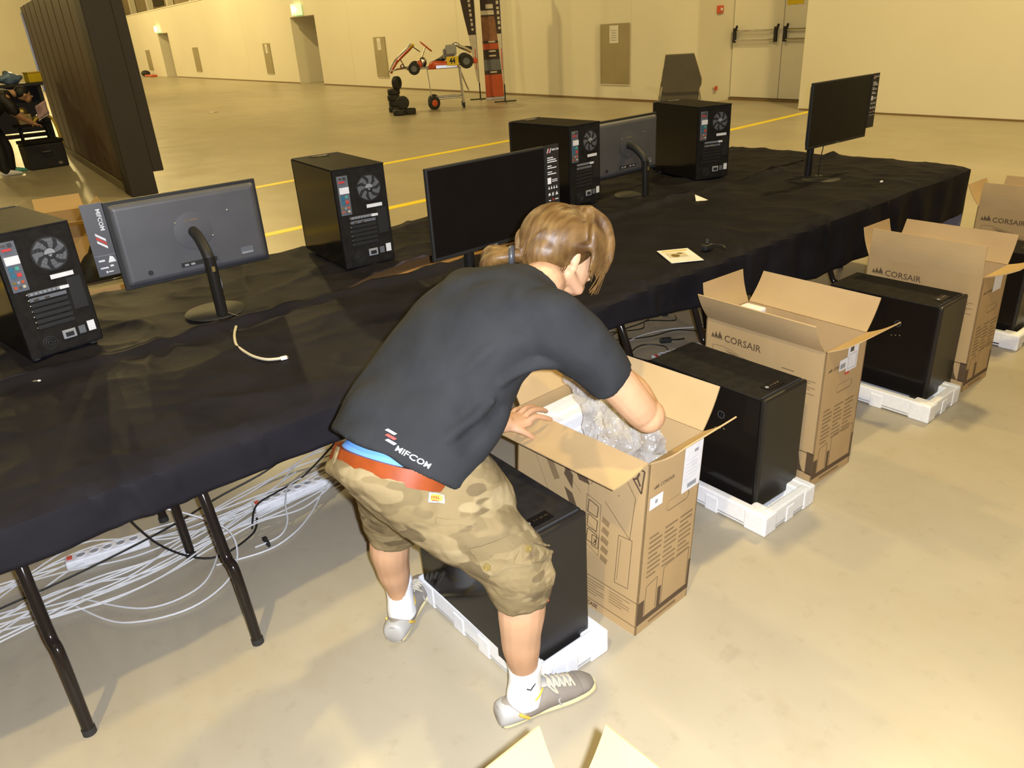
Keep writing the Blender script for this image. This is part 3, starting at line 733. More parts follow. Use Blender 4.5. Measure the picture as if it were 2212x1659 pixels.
# ------------------------------------------------------------------ cartons
def carton(label, x, y, rz, W, D, H, skew, flaps, FL=0.145, prints=True, logo_face=True, variant=0):
    t = thing('cardboard_carton', label, 'carton', (x, y, 0), rz, 'open cardboard cartons')
    th = 0.0055
    P = lambda a, b, c: V(a + skew * c / H, b, c)
    lf = MB(); lf.plate(P(0, D, 0), P(0, 0, 0), P(0, 0, H), P(0, D, H), th); left = lf.build('long_panel', m_card, t)
    rf = MB(); rf.plate(P(W, 0, 0), P(W, D, 0), P(W, D, H), P(W, 0, H), th); right = rf.build('long_panel', m_card, t)
    ff = MB(); ff.plate(P(0, 0, 0), P(W, 0, 0), P(W, 0, H), P(0, 0, H), th); front = ff.build('end_panel', m_card, t)
    bf = MB(); bf.plate(P(W, D, 0), P(0, D, 0), P(0, D, H), P(W, D, H), th); back = bf.build('end_panel', m_card, t)
    o = MB(); o.box(0.004, W - 0.004, 0.004, D - 0.004, 0.001, 0.012); o.build('bottom_panel', m_card_in, t)
    for key, panel in (('l', left), ('r', right), ('f', front), ('b', back)):
        if key not in flaps: continue
        a = math.radians(flaps[key]); L = FL
        if key == 'l': A, B, out = P(0, D - 0.006, H), P(0, 0.006, H), V(-1, 0, 0)
        if key == 'r': A, B, out = P(W, 0.006, H), P(W, D - 0.006, H), V(1, 0, 0)
        if key == 'f': A, B, out = P(0.006, 0, H), P(W - 0.006, 0, H), V(0, -1, 0)
        if key == 'b': A, B, out = P(W - 0.006, D, H), P(0.006, D, H), V(0, 1, 0)
        d = V(0, 0, 1) * math.cos(a) + out * math.sin(a); e = (B - A).normalized() * 0.004
        # outer printed skin and the paler inner skin of the flap
        m = MB(); n = 7
        rows = []
        for k in range(n + 1):
            s = k / n; bow = 0.006 * math.sin(math.pi * s)
            nn = (B - A).normalized().cross(d).normalized()
            rows.append((A + d * L * s + e * s + nn * bow, B + d * L * s - e * s + nn * bow, nn))
        vs = []; fs = []
        for (pa, pb, nn) in rows: vs += [pa, pb, pb - nn * 0.0045, pa - nn * 0.0045]
        for k in range(n):
            q = 4 * k
            for c in range(4): fs.append((q + c, q + (c + 1) % 4, q + 4 + (c + 1) % 4, q + 4 + c))
        fs += [(0, 3, 2, 1), (4 * n, 4 * n + 1, 4 * n + 2, 4 * n + 3)]
        m.add(vs, fs); fo = m.build('flap', m_card_in, panel)
    FZ = Face(P(0, D, 0), P(0, 0, 0) - P(0, D, 0), P(0, D, H) - P(0, D, 0))     # left long face, x runs towards the viewer side
    FE = Face(P(0, 0, 0), P(W, 0, 0) - P(0, 0, 0), P(0, 0, H) - P(0, 0, 0))     # end face
    if not prints: return t
    # --- long face print
    k = MB(); p2 = MB()
    if variant == 1:      # exploded drawing of a computer case
        FZ.line(k, [(0.05, 0.575), (0.05, 0.53), (0.24, 0.20)], 0.0012)
        FZ.line(k, [(0.05, 0.575), (0.085, 0.575), (0.30, 0.40)], 0.0012)
        for (a, b, w_, h_) in ((0.165, 0.52, 0.028, 0.045), (0.355, 0.235, 0.028, 0.04)):
            FZ.line(k, [(a, b), (a + w_, b), (a + w_, b + h_), (a, b + h_)], 0.003, True); FZ.line(k, [(a + 0.008, b + 0.012), (a + w_ - 0.008, b + 0.03)], 0.004); FZ.line(k, [(a + 0.008, b + 0.03), (a + w_ - 0.008, b + 0.014)], 0.003)
        for pts in ([(0.215, 0.565), (0.262, 0.565), (0.335, 0.445), (0.288, 0.445)], [(0.205, 0.50), (0.225, 0.555), (0.24, 0.52), (0.22, 0.475)], [(0.135, 0.47), (0.16, 0.485), (0.205, 0.415), (0.18, 0.40)], [(0.222, 0.44), (0.262, 0.40), (0.262, 0.45), (0.232, 0.475)],
                    [(0.225, 0.395), (0.262, 0.385), (0.295, 0.325), (0.262, 0.325)]): FZ.poly(p2 if pts[0][0] < 0.2 else k, pts)
        FZ.line(k, [(0.285, 0.575), (0.345, 0.575), (0.345, 0.46), (0.34, 0.45)], 0.002)
        FZ.line(k, [(0.33, 0.445), (0.33, 0.32), (0.40, 0.27)], 0.0012)
        # stacked drive cage
        for q in range(3): FZ.line(k, [(0.335, 0.395 - q * 0.052), (0.375, 0.385 - q * 0.052), (0.372, 0.345 - q * 0.052), (0.332, 0.35 - q * 0.052)], 0.0035, True)
        FZ.line(k, [(0.325, 0.41), (0.385, 0.395), (0.385, 0.21), (0.325, 0.235)], 0.0018, True)
        for q in range(5): FZ.poly(p2, [(0.395 + 0.004 * (q % 2), 0.36 - q * 0.034), (0.425, 0.35 - q * 0.034), (0.42, 0.33 - q * 0.034), (0.392, 0.34 - q * 0.034)])
        # side panel and front panel outlines
        FZ.line(k, [(0.39, 0.53), (0.47, 0.53), (0.515, 0.475), (0.505, 0.33), (0.40, 0.415)], 0.002, False)
        FZ.line(k, [(0.462, 0.325), (0.515, 0.33), (0.512, 0.155), (0.458, 0.15)], 0.002, True); FZ.line(k, [(0.472, 0.315), (0.466, 0.165)], 0.0015)
        FZ.poly(k, [(0.45, 0.455), (0.453, 0.455), (0.453, 0.46), (0.45, 0.46)])
        # warning triangle with a bent figure
        FZ.line(k, [(0.465, 0.575), (0.54, 0.575), (0.534, 0.50)], 0.006, True)
        FZ.line(k, [(0.505, 0.565), (0.522, 0.562), (0.515, 0.545), (0.528, 0.522)], 0.007); FZ.line(k, [(0.515, 0.545), (0.504, 0.535)], 0.006)
        # text block and lower band
        FZ.line(k, [(0.0, 0.120), (D, 0.120)], 0.0022); FZ.line(k, [(0.0, 0.032), (D, 0.032)], 0.0022)
        for c in range(3):
            for q in range(7 - c): FZ.rect(p2, 0.23 + c * 0.105, 0.105 - q * 0.010, 0.23 + c * 0.105 + 0.085 - 0.03 * ((q * 7 + c) % 3 == 0), 0.108 - q * 0.010)
        FZ.text(k, 'TOWER CASE', 0.275, 0.010, 0.014, bold=0.03)
    else:
        sail_logo(FZ, k, 0.03, H - 0.075, 0.034); FZ.text(k, 'CORSAIR', 0.095, H - 0.082, 0.030, bold=0.012, sx=1.05)
        FZ.line(k, [(0.04, H - 0.25), (0.04, H - 0.11), (0.095, H - 0.105), (0.33, H - 0.16), (0.355, H - 0.18), (0.355, H - 0.26)], 0.0016)
        FZ.line(k, [(0.04, H - 0.17), (0.30, H - 0.21)], 0.0014); FZ.line(k, [(0.04, H - 0.24), (0.35, H - 0.25)], 0.0014)
        FZ.poly(p2, [(0.10, H - 0.118), (0.16, H - 0.125), (0.30, H - 0.165), (0.225, H - 0.168)]); FZ.line(k, [(0.18, H - 0.135), (0.20, H - 0.15), (0.225, H - 0.15)], 0.003)
        FZ.rect(k, 0.375, H - 0.115, 0.43, H - 0.112)
        for q in range(7): FZ.rect(p2, 0.375, H - 0.130 - q * 0.009, 0.375 + 0.15 - 0.02 * (q % 3), H - 0.1335 - q * 0.009)
        FZ.rect(k, 0.375, H - 0.205, 0.49, H - 0.202)
        FZ.line(k, [(0.45, 0.15), (D, 0.15)], 0.004); FZ.line(k, [(0.45, 0.06), (D, 0.06)], 0.004)
        FZ.poly(k, [(0.47, 0.06), (0.475, 0.11), (0.49, 0.135), (0.50, 0.09), (0.515, 0.06)]); FZ.rect(k, D - 0.03, 0.055, D, 0.155)
    k.build('dark_print', m_ink, left, kind='stuff'); p2.build('pale_print', m_ink2, left, kind='stuff')
    # --- end face print
    k = MB(); p2 = MB()
    sail_logo(FE, k, 0.03, H - 0.09, 0.014); FE.text(k, 'CORSAIR', 0.058, H - 0.092, 0.012, bold=0.012)
    hz = H - 0.20
    # hand hole, cut from the panel as a dark slot with a hinged tongue
    FE.line(k, [(0.11, hz), (0.20, hz), (0.212, hz + 0.012), (0.205, hz + 0.03)], 0.0022); FE.line(p2, [(0.11, hz), (0.10, hz + 0.012), (0.108, hz + 0.034), (0.20, hz + 0.034)], 0.0015)
    for q in range(9):
        for c in range(3):
            x0 = 0.03 + c * 0.075; w_ = 0.062 - 0.018 * ((q * 5 + c * 3) % 4 == 0)
            FE.rect(p2, x0, H - 0.255 - q * 0.0175, x0 + w_, H - 0.2615 - q * 0.0175)
    # black band with a bracket shape and pictures of the case
    FE.poly(k, [(0.0, 0.035), (W, 0.035), (W, 0.055), (0.0, 0.055)]); FE.rect(k, 0.0, 0.055, 0.03, 0.12); FE.rect(k, W - 0.012, 0.055, W, 0.15); FE.rect(k, 0.095, 0.055, 0.112, 0.13)
    FE.line(k, [(0.035, 0.058), (0.035, 0.165), (0.088, 0.175), (0.088, 0.060)], 0.002); FE.line(k, [(0.118, 0.058), (0.118, 0.185), (0.132, 0.195), (W - 0.016, 0.20), (W - 0.016, 0.06)], 0.002)
    FE.rect(p2, 0.06, 0.014, 0.20, 0.024)
    FE.text(p2, 'CASE', 0.215, 0.040, 0.010)
    k.build('dark_print', m_ink, front, kind='stuff'); p2.build('pale_print', m_ink2, front, kind='stuff')
    # shipping labels
    lab_ = MB()
    if variant == 1:
        FE.lift = 0.0016; FE.rect(lab_, 0.168, H - 0.17, W - 0.004, H - 0.012); l2 = MB(); FE.rect(l2, 0.014, H - 0.155, 0.075, H - 0.115); l2.build('small_label', m_white, front)
        lb = lab_.build('shipping_label', m_white, front); q = MB(); FE.lift = 0.0024
        FE.rect(q, 0.215, H - 0.045, 0.235, H - 0.035); FE.rect(q, 0.195, H - 0.16, 0.24, H - 0.145); FE.rect(q, 0.038, H - 0.14, 0.05, H - 0.128)
        for z in range(6): FE.rect(q, 0.18, H - 0.062 - z * 0.013, 0.235, H - 0.0628 - z * 0.013)
        q.build('label_print', m_grey, lb, kind='stuff')
    elif variant == 2:
        FE.lift = 0.0016; FE.rect(lab_, 0.15, H - 0.125, 0.225, H - 0.02); l2 = MB(); FE.rect(l2, 0.10, H - 0.108, 0.15, H - 0.062); l2.build('small_label', m_white, front)
        lb = lab_.build('shipping_label', m_white, front); q = MB(); FE.lift = 0.0024
        FE.rect(q, 0.165, H - 0.045, 0.19, H - 0.025); q.build('label_print', m_gun, lb, kind='stuff'); q = MB(); FE.line(q, [(0.16, H - 0.115), (0.215, H - 0.115), (0.215, H - 0.055), (0.16, H - 0.055)], 0.002, True); FE.rect(q, 0.106, H - 0.10, 0.14, H - 0.08); q.build('label_frame', m_grey, lb, kind='stuff')
        q = MB(); FE.rect(q, 0.145, H - 0.135, 0.175, H - 0.125); q.build('label_mark', m_red, lb)
    elif variant == 3:
        FE.lift = 0.0016; FE.rect(lab_, 0.12, H - 0.10, 0.21, H - 0.02); lab_.build('shipping_label', m_white, front)
    return t
c1 = carton('open cardboard carton the person reaches into, its flap under a hand', 1.392, 1.200, math.radians(1.5), 0.262, 0.555, 0.60, 0.055, {'l': 99, 'r': 35, 'f': 50, 'b': 24}, variant=1)
c2 = carton('open cardboard carton with black sail logo, second in the row', 2.512, 1.262, math.radians(-2.5), 0.283, 0.555, 0.588, 0.0, {'l': 33, 'r': 35, 'f': 58, 'b': 15}, variant=2)
c3 = carton('open cardboard carton third in the row, flap standing upright', 3.765, 1.19, math.radians(-2), 0.265, 0.55, 0.588, -0.02, {'l': 4, 'r': 28, 'f': 66, 'b': 20}, variant=3)
c4 = carton('distant open cardboard carton at right edge beyond the tables\' end', 5.12, 1.19, math.radians(-1), 0.28, 0.56, 0.588, 0.0, {'l': 2, 'r': 25, 'f': 60, 'b': 35}, variant=0)
c0 = carton('carton with two bright raised flaps at the bottom picture edge', 0.298, 0.07, math.radians(1), 0.283, 0.55, 0.585, 0.0, {'r': 33, 'b': 26, 'l': 60, 'f': 60}, FL=0.142, prints=False)

# foam blocks still inside two cartons
def foam_block(label, x, y, rz, W, D, z0, z1):
    t = thing('foam_block', label, 'foam block', (x, y, 0), rz, 'foam blocks left in the cartons')
    o = MB(); o.box(0, W, 0, D, z0, z1); o.build('block_body', m_foam, t, bevel=0.008)
    o = MB(); o.box(W * 0.15, W * 0.85, -0.006, 0.04, z0, z1 - 0.05); o.build('block_rib', m_foam, t, bevel=0.006)
    o = MB(); o.box(W * 0.2, W * 0.8, D * 0.35, D * 0.65, z1 - 0.002, z1 + 0.006); o.build('block_lug', m_foam, t, bevel=0.003)
foam_block('white foam block inside the carton the person reaches into', 1.46, 1.60, math.radians(1.5), 0.21, 0.13, 0.013, 0.575)
foam_block('white foam block inside the second carton', 2.56, 1.69, math.radians(-2.5), 0.21, 0.10, 0.013, 0.60)

# ------------------------------------------------------------------ monitors
def monitor(label, x, y, rz, W, H, zc, card, cable=False):
    """origin on the table below the panel; screen faces -y; card: 'r' / 'l' side seen from the front, None for hidden"""
    t = thing('monitor', label, 'monitor', (x, y, TZ + 0.004), rz, 'monitors on the tables')
    zc = zc - TZ - 0.004; d = 0.022
    z0, z1 = zc - H / 2, zc + H / 2
    o = MB(); o.box(-W / 2, W / 2, -d / 2, d / 2 - 0.004, z0, z1); sh = o.build('bezel', m_black, t, bevel=0.003)
    # tapered rear shell
    o = MB(); a = 0.006; k = 0.022
    o.add([(-W / 2 + a, d / 2 - 0.005, z0 + a), (W / 2 - a, d / 2 - 0.005, z0 + a), (W / 2 - a, d / 2 - 0.005, z1 - a), (-W / 2 + a, d / 2 - 0.005, z1 - a),
           (-W / 2 + k, d / 2 + 0.016, z0 + k), (W / 2 - k, d / 2 + 0.016, z0 + k), (W / 2 - k, d / 2 + 0.016, z1 - k), (-W / 2 + k, d / 2 + 0.016, z1 - k)],
          [(0, 1, 2, 3), (4, 5, 6, 7), (0, 1, 5, 4), (1, 2, 6, 5), (2, 3, 7, 6), (3, 0, 4, 7)])
    back = o.build('rear_shell', m_monback, t, bevel=0.012, seg=3, smooth=False)
    o = MB(); o.quad((-W / 2 + 0.008, -d / 2 - 0.0006, z0 + 0.016), (W / 2 - 0.008, -d / 2 - 0.0006, z0 + 0.016), (W / 2 - 0.008, -d / 2 - 0.0006, z1 - 0.008), (-W / 2 + 0.008, -d / 2 - 0.0006, z1 - 0.008)); o.build('screen', m_screen, t)
    F = Face((-0.02, -d / 2 - 0.0004, z0 + 0.005), (1, 0, 0), (0, 0, 1)); o = MB(); [F.rect(o, q*0.0055, 0, q*0.0055+0.004, 0.004) for q in range(7)]; o.build('maker_mark', m_grey, t)
    yb = d / 2 + 0.017
    o = MB(); o.lathe([(0.075, 0), (0.075, 0.0035), (0.071, 0.004), (0.0, 0.004)], 40, Matrix.Translation((0, yb - 0.001, zc + 0.015)) @ Matrix.Rotation(-math.pi / 2, 4, 'X')); disc = o.build('mount_disc', m_monback, back, smooth=True)
    F = Face((0.028, yb + 0.0035, zc + 0.055), (-1, 0, 0), (0, 0, 1)); o = MB(); [F.rect(o, q*0.008, 0, q*0.008+0.006, 0.006) for q in range(7)]; o.build('rear_mark', m_chrome, back)
    o = MB(); F = Face((-W / 2 + 0.07, yb - 0.0008, z0 + 0.05), (-1, 0, 0), (0, 0, 1)); F.rect(o, -0.052, 0, 0.0, 0.030); o.build('type_plate', m_midgrey, back); o = MB(); F.lift = 0.0014; F.rect(o, -0.050, 0.002, -0.002, 0.009); o.build('type_plate_label', m_grey, back)
    v = MB()
    for q in range(58): v.box(-W / 2 + 0.06 + q * (W - 0.12) / 58, -W / 2 + 0.06 + q * (W - 0.12) / 58 + 0.004, d / 2 + 0.006, d / 2 + 0.0105, z1 - 0.022, z1 - 0.019)
    vo = v.build('vent_row', m_grey, back); vo['kind'] = 'stuff'
    o = MB(); o.box(-0.07, 0.075, yb - 0.003, yb + 0.0008, z0 + 0.048, z0 + 0.066); pr = o.build('port_recess', m_black, back)
    for q in (-0.05, -0.02, 0.03, 0.055): o = MB(); o.box(q - 0.008, q + 0.008, yb, yb + 0.003, z0 + 0.052, z0 + 0.060); o.build('video_port', m_grey, pr)
    o = MB(); o.lathe([(0.010, 0), (0.010, 0.004)], 14, Matrix.Translation((W / 2 - 0.10, yb - 0.002, z0 + 0.055)) @ Matrix.Rotation(-math.pi / 2, 4, 'X')); lk = o.build('lock_slot', m_black, back)
    for (q, w_) in ((0.062, 0.055), (-0.072, -0.02), (-0.15, 0.07)): o = MB(); o.ball((q, yb + 0.001, zc + w_), 0.0035, 8, 6); o.build('screw', m_chrome, back)
    # stand
    yn = 0.165
    o = MB(); o.tube(spline([(0, yb - 0.004, zc + 0.012), (0, 0.085, zc - 0.005), (0, yn - 0.015, zc - 0.055), (0, yn, zc - 0.10), (0, yn, zc - 0.13)], 5), 0.021, 14); nk = o.build('neck_hinge', m_black, t, smooth=True)
    o = MB(); o.tube([(0, yn, zc - 0.07), (0, yn + 0.004, 0.012)], 0.0225, 18); neck = o.build('neck', m_front, t, smooth=True)
    o = MB(); o.box(-0.006, 0.006, yn - 0.002, yn + 0.026, zc - 0.125, zc - 0.105); o.build('cable_clip', m_brass, neck)
    o = MB(); o.lathe([(0.118, 0.0), (0.122, 0.003), (0.118, 0.008), (0.02, 0.011)], 44, Matrix.Translation((0, 0.075, 0))); o.build('stand_base', m_black, t, smooth=True)
    if cable:
        o = MB(); o.tube(spline([(-0.045, yb + 0.002, z0 + 0.06), (-0.05, 0.045, z0 + 0.01), (-0.055, 0.06, 0.10), (-0.03, 0.08, 0.02), (-0.02, 0.16, 0.014), (-0.04, 0.24, 0.01)], 6), 0.003, 6); o.build('cord', m_cable_b, t, smooth=True)
    if card:
        s = 1
        cw, ch = 0.080, H * 0.86 if card == 'r' else 0.275
        xa = s * (W / 2 - 0.004); xb = xa + s * cw
        o = MB(); X = sorted((xa, xb)); o.box(X[0], X[1], -d / 2 - 0.003, -d / 2 + 0.0, z1 - ch, z1 + 0.002); cd = o.build('info_card', m_monback if card == 'b' else m_black, t, label='info card with logo and printed lines')
        if card == 'r':
            F = Face((X[0], -d / 2 - 0.0035, z1 - ch), (1, 0, 0), (0, 0, 1)); wv = MB(); rv = MB()
            for q in range(3): F.poly(rv if q == 1 else wv, [(0.010 + q * 0.008, ch - 0.030), (0.014 + q * 0.008, ch - 0.030), (0.022 + q * 0.008, ch - 0.012), (0.018 + q * 0.008, ch - 0.012)])
            F.text(wv, 'MIFCOM', 0.040, ch - 0.022, 0.0075)
            z = ch - 0.052
            for grp in ((0.034, 0.05, 0.056), (0.024, 0.052), (0.026, 0.05)):
                for L in grp: F.rect(wv, 0.012, z, 0.012 + L, z + 0.004); z -= 0.0085
                z -= 0.008
            F.rect(wv, 0.010, z - 0.022, 0.031, z + 0.004)
            for q in range(2): F.rect(wv, 0.036, z - 0.008 - q * 0.007, 0.068, z - 0.005 - q * 0.007)
            z -= 0.044
            for q in range(4): F.poly(wv, [(0.012 + q * 0.015, z), (0.022 + q * 0.015, z), (0.017 + q * 0.015, z + 0.014)])
            z -= 0.028
            F.poly(wv, [(0.012, z), (0.026, z + 0.002), (0.022, z + 0.012), (0.014, z + 0.010)]); F.line(wv, [(0.034, z), (0.044, z + 0.003), (0.034, z + 0.008), (0.044, z + 0.012)], 0.004); F.poly(wv, [(0.053, z), (0.070, z), (0.0615, z + 0.015)])
            z -= 0.022
            F.rect(wv, 0.014, z, 0.026, z + 0.004); F.line(rv, [(0.036, z), (0.044, z + 0.003), (0.036, z + 0.006), (0.044, z + 0.009)], 0.003); F.rect(wv, 0.052, z + 0.002, 0.070, z + 0.006)
            z -= 0.018
            for q in range(3): F.rect(wv, 0.012 + q * 0.021, z, 0.026 + q * 0.021, z + 0.003)
        else:
            F = Face((X[1], -d / 2 + 0.0005, z1 - ch), (-1, 0, 0), (0, 0, 1)); wv = MB(); rv = MB()
            F.text(wv, 'MIFCOM', 0.050, ch - 0.020, 0.0155, ang=-math.pi / 2)
            for q in range(3): F.poly(rv if q == 1 else wv, [(0.026, ch - 0.118 - q * 0.014), (0.026, ch - 0.108 - q * 0.014), (0.058, ch - 0.134 - q * 0.014), (0.058, ch - 0.144 - q * 0.014)])
            F.poly(wv, [(0.045, ch - 0.225), (0.073, ch - 0.225), (0.066, ch - 0.205), (0.055, ch - 0.200)]); F.rect(wv, 0.012, ch - 0.218, 0.034, ch - 0.211)
            F.rect(wv, 0.012, ch - 0.246, 0.040, ch - 0.240); F.rect(wv, 0.048, ch - 0.242, 0.060, ch - 0.235); F.rect(wv, 0.028, ch - 0.264, 0.034, ch - 0.256); F.rect(wv, 0.037, ch - 0.262, 0.054, ch - 0.258)
            q = MB(); F.rect(q, 0.0, ch - 0.196, 0.08, ch - 0.1945); q.build('card_rule', m_grey, cd)
        wv.build('white_print', m_white, cd, kind='stuff'); rv.build('red_print', m_red, cd, kind='stuff')
    return t
R_ = math.radians
monitor('grey-backed monitor seen from behind, info card at its left side', 0.955, 3.205, R_(178), 0.592, 0.345, 1.062, 'b', cable=True)
monitor('large dark-screened monitor facing camera behind the person\'s head', 1.905, 2.44, R_(1), 0.61, 0.357, 1.108, 'r')
monitor('dark monitor seen from behind, squeezed between two computer towers', 3.665, 3.30, R_(181), 0.592, 0.345, 1.03, None)
monitor('monitor at far right end of tables, turned sideways with info card', 4.69, 2.475, R_(-2.6), 0.638, 0.375, 1.158, 'r', cable=True)

# ------------------------------------------------------------------ small things on the tables
o = thing('network_cable', 'short white network cable lying on the black table cloth', 'cable', (0.88, 2.6, TZ + 0.006))
m = MB(); pts = [(0.934, 2.86), (0.905, 2.80), (0.880, 2.74), (0.856, 2.66), (0.853, 2.58), (0.858, 2.51), (0.875, 2.45), (0.900, 2.42), (0.915, 2.412)]
m.tube(spline([(a - 0.88, b - 2.6, 0.006 + 0.002 * math.sin(i)) for i, (a, b) in enumerate(pts)], 6), 0.0052, 10); m.build('cord', m_cream, o, smooth=True)
m = MB(); M_ = Matrix.Translation((0.034, -0.187, 0.006)) @ Matrix.Rotation(R_(-12), 4, 'Z'); m.box(0, 0.022, -0.006, 0.006, -0.005, 0.006, M_); m.build('plug', m_white, o, bevel=0.001)
m = MB(); m.box(0.014, 0.026, -0.005, 0.005, -0.004, 0.004, M_); m.build('plug_contacts', m_brass, o)
o = thing('flyer', 'white flyer with golden picture near the front table edge', 'flyer', (2.755, 2.14, TZ + 0.012), R_(-32))
m = MB(); m.box(-0.075, 0.075, -0.105, 0.105, 0, 0.0015); sh = m.build('sheet', m_paper, o)
m = MB(); m.box(-0.055, 0.035, -0.03, 0.05, 0.0015, 0.0021); m.build('picture', m_cream, sh); m = MB(); m.ball((-0.02, 0.0, 0.0021), (0.02, 0.026, 0.0006)); m.ball((0.01, 0.03, 0.0021), (0.014, 0.012, 0.0006)); m.build('picture_spots', m_brass, sh); m = MB(); m.box(-0.06, 0.06, 0.07, 0.085, 0.0015, 0.0020); m.build('heading', m_gold, sh)
o = thing('plug_adapter', 'small black plug beside the flyer on the cloth', 'plug', (2.925, 2.115, TZ + 0.006))
m = MB(); m.box(-0.03, 0.03, -0.017, 0.017, 0, 0.028); m.build('plug_body', m_black, o, bevel=0.006); m = MB(); m.cyl((0.0, 0.0, 0.028), (0.01, 0.005, 0.048), 0.010, 10); m.build('plug_neck', m_black, o); m = MB(); m.tube(spline([(0.03, 0, 0.012), (0.07, 0.03, 0.006), (0.09, -0.02, 0.005), (0.06, -0.06, 0.005)], 5), 0.0035, 6); m.build('cord', m_cable_b, o, smooth=True)
o = thing('paper_scrap', 'white folded paper scrap lying at the joint of the tables', 'paper scrap', (3.745, 2.785, TZ + 0.008))
m = MB(); m.add([(-0.05, -0.02, 0), (0.05, -0.03, 0.0), (0.015, 0.04, 0.03), (-0.05, -0.02, -0.001), (0.05, -0.03, -0.001), (0.015, 0.04, 0.029)], [(0, 1, 2), (5, 4, 3), (0, 3, 4, 1), (1, 4, 5, 2), (2, 5, 3, 0)]); m.build('sheet', m_paper, o)
m = MB(); m.add([(0.015, 0.04, 0.03), (0.05, -0.03, 0.0), (0.075, 0.035, 0.004)], [(0, 1, 2)]); m.build('folded_corner', m_grey, o)
o = thing('usb_stick', 'tiny white stick on the cloth near right-hand monitor', 'usb stick', (4.79, 2.2, TZ + 0.006), R_(20))
m = MB(); m.box(-0.014, 0.014, -0.008, 0.008, 0, 0.008); m.build('stick_body', m_white, o, bevel=0.002); m = MB(); m.box(0.014, 0.024, -0.005, 0.005, 0.002, 0.006); m.build('stick_plug', m_chrome, o)
o = thing('crumpled_foil', 'small crumpled silver scrap at the left table joint', 'scrap', (0.232, 2.872, TZ + 0.010), R_(-10))
m = MB(); m.ball((0, 0, 0.006), (0.014, 0.007, 0.005), 7, 5); m.build('scrap_body', m_chrome, o); m = MB(); m.ball((0.013, -0.004, 0.005), (0.006, 0.005, 0.004), 6, 4); m.build('scrap_tip', m_paper, o)

# ------------------------------------------------------------------ power strips and cables under the tables
def power_strip(label, x, y, rz, n=6):
    t = thing('power_strip', label, 'power strip', (x, y, 0.002), rz, 'white power strips on the floor')
    L = 0.06 + n * 0.046
    o = MB(); o.box(-L / 2, L / 2, -0.028, 0.028, 0, 0.042); o.build('strip_body', m_white, t, bevel=0.008)
    for k in range(n):
        x_ = -L / 2 + 0.055 + k * 0.046
        o = MB(); o.lathe([(0.0195, 0), (0.0195, 0.004), (0.016, 0.004), (0.016, 0.0005)], 18, Matrix.Translation((x_, 0, 0.042))); s = o.build('outlet', m_white, t, smooth=False)
        o = MB(); o.cyl((x_, 0, 0.0424), (x_, 0, 0.0428), 0.0155, 16); o.build('outlet_well', m_grey, s)
    o = MB(); o.box(-L / 2 + 0.008, -L / 2 + 0.026, -0.012, 0.012, 0.042, 0.047); o.build('switch', m_red, t, bevel=0.002)
    return t
power_strip('white power strip on the floor among cables, left of the person', 0.965, 2.72, R_(-3))
power_strip('white power strip under the tables behind the second computer on the floor', 3.20, 2.47, R_(-14))
power_strip('white power strip half hidden under the left tables', 0.27, 2.86, R_(-12), 5)

random.seed(3)
def cable(name, pts, r, m, label, group, k=7):
    o = MB(); o.tube(spline(pts, k), r, 6); return tag(o.build(name, m, smooth=True), label, 'cable', group)
for i in range(17):
    a = random.random(); b = random.random()
    x0 = -0.60 + 0.25 * a; y0 = 2.60 + 0.34 * b
    pts = []
    n = 9
    xe = 1.05 + 0.75 * random.random(); ye = 2.60 + 0.34 * random.random()
    for k in range(n):
        s = k / (n - 1); x = x0 + (xe - x0) * s
        y = y0 + (ye - y0) * s + 0.16 * noise.noise(V(x * 1.9, i * 3.1, 0)) + 0.05 * noise.noise(V(x * 5.0, i * 1.3, 4))
        y -= 0.12 * math.exp(-((x - 0.25 - 0.4 * b) / 0.30) ** 2) * ((i * 13) % 7) / 7
        pts.append((x, max(y, 2.34), 0.006 + 0.004 * ((i + k) % 4) + 0.03 * abs(noise.noise(V(x * 2, i * 1.7, 5)))))
    cable('white_cable', pts, 0.0034, m_cable_w, 'white network cable in the loose bundle under left tables', 'white cables under the left tables')
# wider loops
cable('white_cable', [(0.10, 2.62, 0.01), (0.20, 2.42, 0.007), (0.40, 2.33, 0.007), (0.58, 2.40, 0.02), (0.64, 2.56, 0.08), (0.52, 2.70, 0.16), (0.40, 2.75, 0.22)], 0.0036, m_cable_w, 'white cable in a wide upright loop beside the table leg', 'white cables under the left tables')
cable('white_cable', [(0.12, 2.66, 0.01), (0.28, 2.44, 0.007), (0.46, 2.42, 0.007), (0.58, 2.56, 0.01), (0.62, 2.68, 0.01), (0.80, 2.76, 0.01)], 0.0036, m_cable_w, 'white cable in a flat loop on the floor beside the table leg', 'white cables under the left tables')
cable('white_cable', [(0.55, 2.50, 0.006), (0.72, 2.45, 0.006), (0.84, 2.47, 0.008), (0.96, 2.55, 0.008), (1.12, 2.68, 0.03), (1.30, 2.72, 0.02)], 0.0036, m_cable_w, 'white cable curving forward near the black cable tie', 'white cables under the left tables')
cable('white_cable', [(0.70, 2.50, 0.006), (0.80, 2.50, 0.006), (0.86, 2.55, 0.02), (0.90, 2.64, 0.05), (0.98, 2.74, 0.06), (1.2, 2.80, 0.02)], 0.0036, m_cable_w, 'white cable looping behind the black cable tie', 'white cables under the left tables')
cable('black_cable', [(-0.5, 2.80, 0.012), (0.05, 2.78, 0.03), (0.45, 2.80, 0.05), (0.70, 2.86, 0.06), (0.95, 2.83, 0.12), (1.15, 2.80, 0.25), (1.22, 2.80, 0.42)], 0.0045, m_cable_b, 'black power cable running along the white cable bundle', 'black cables under the left tables')
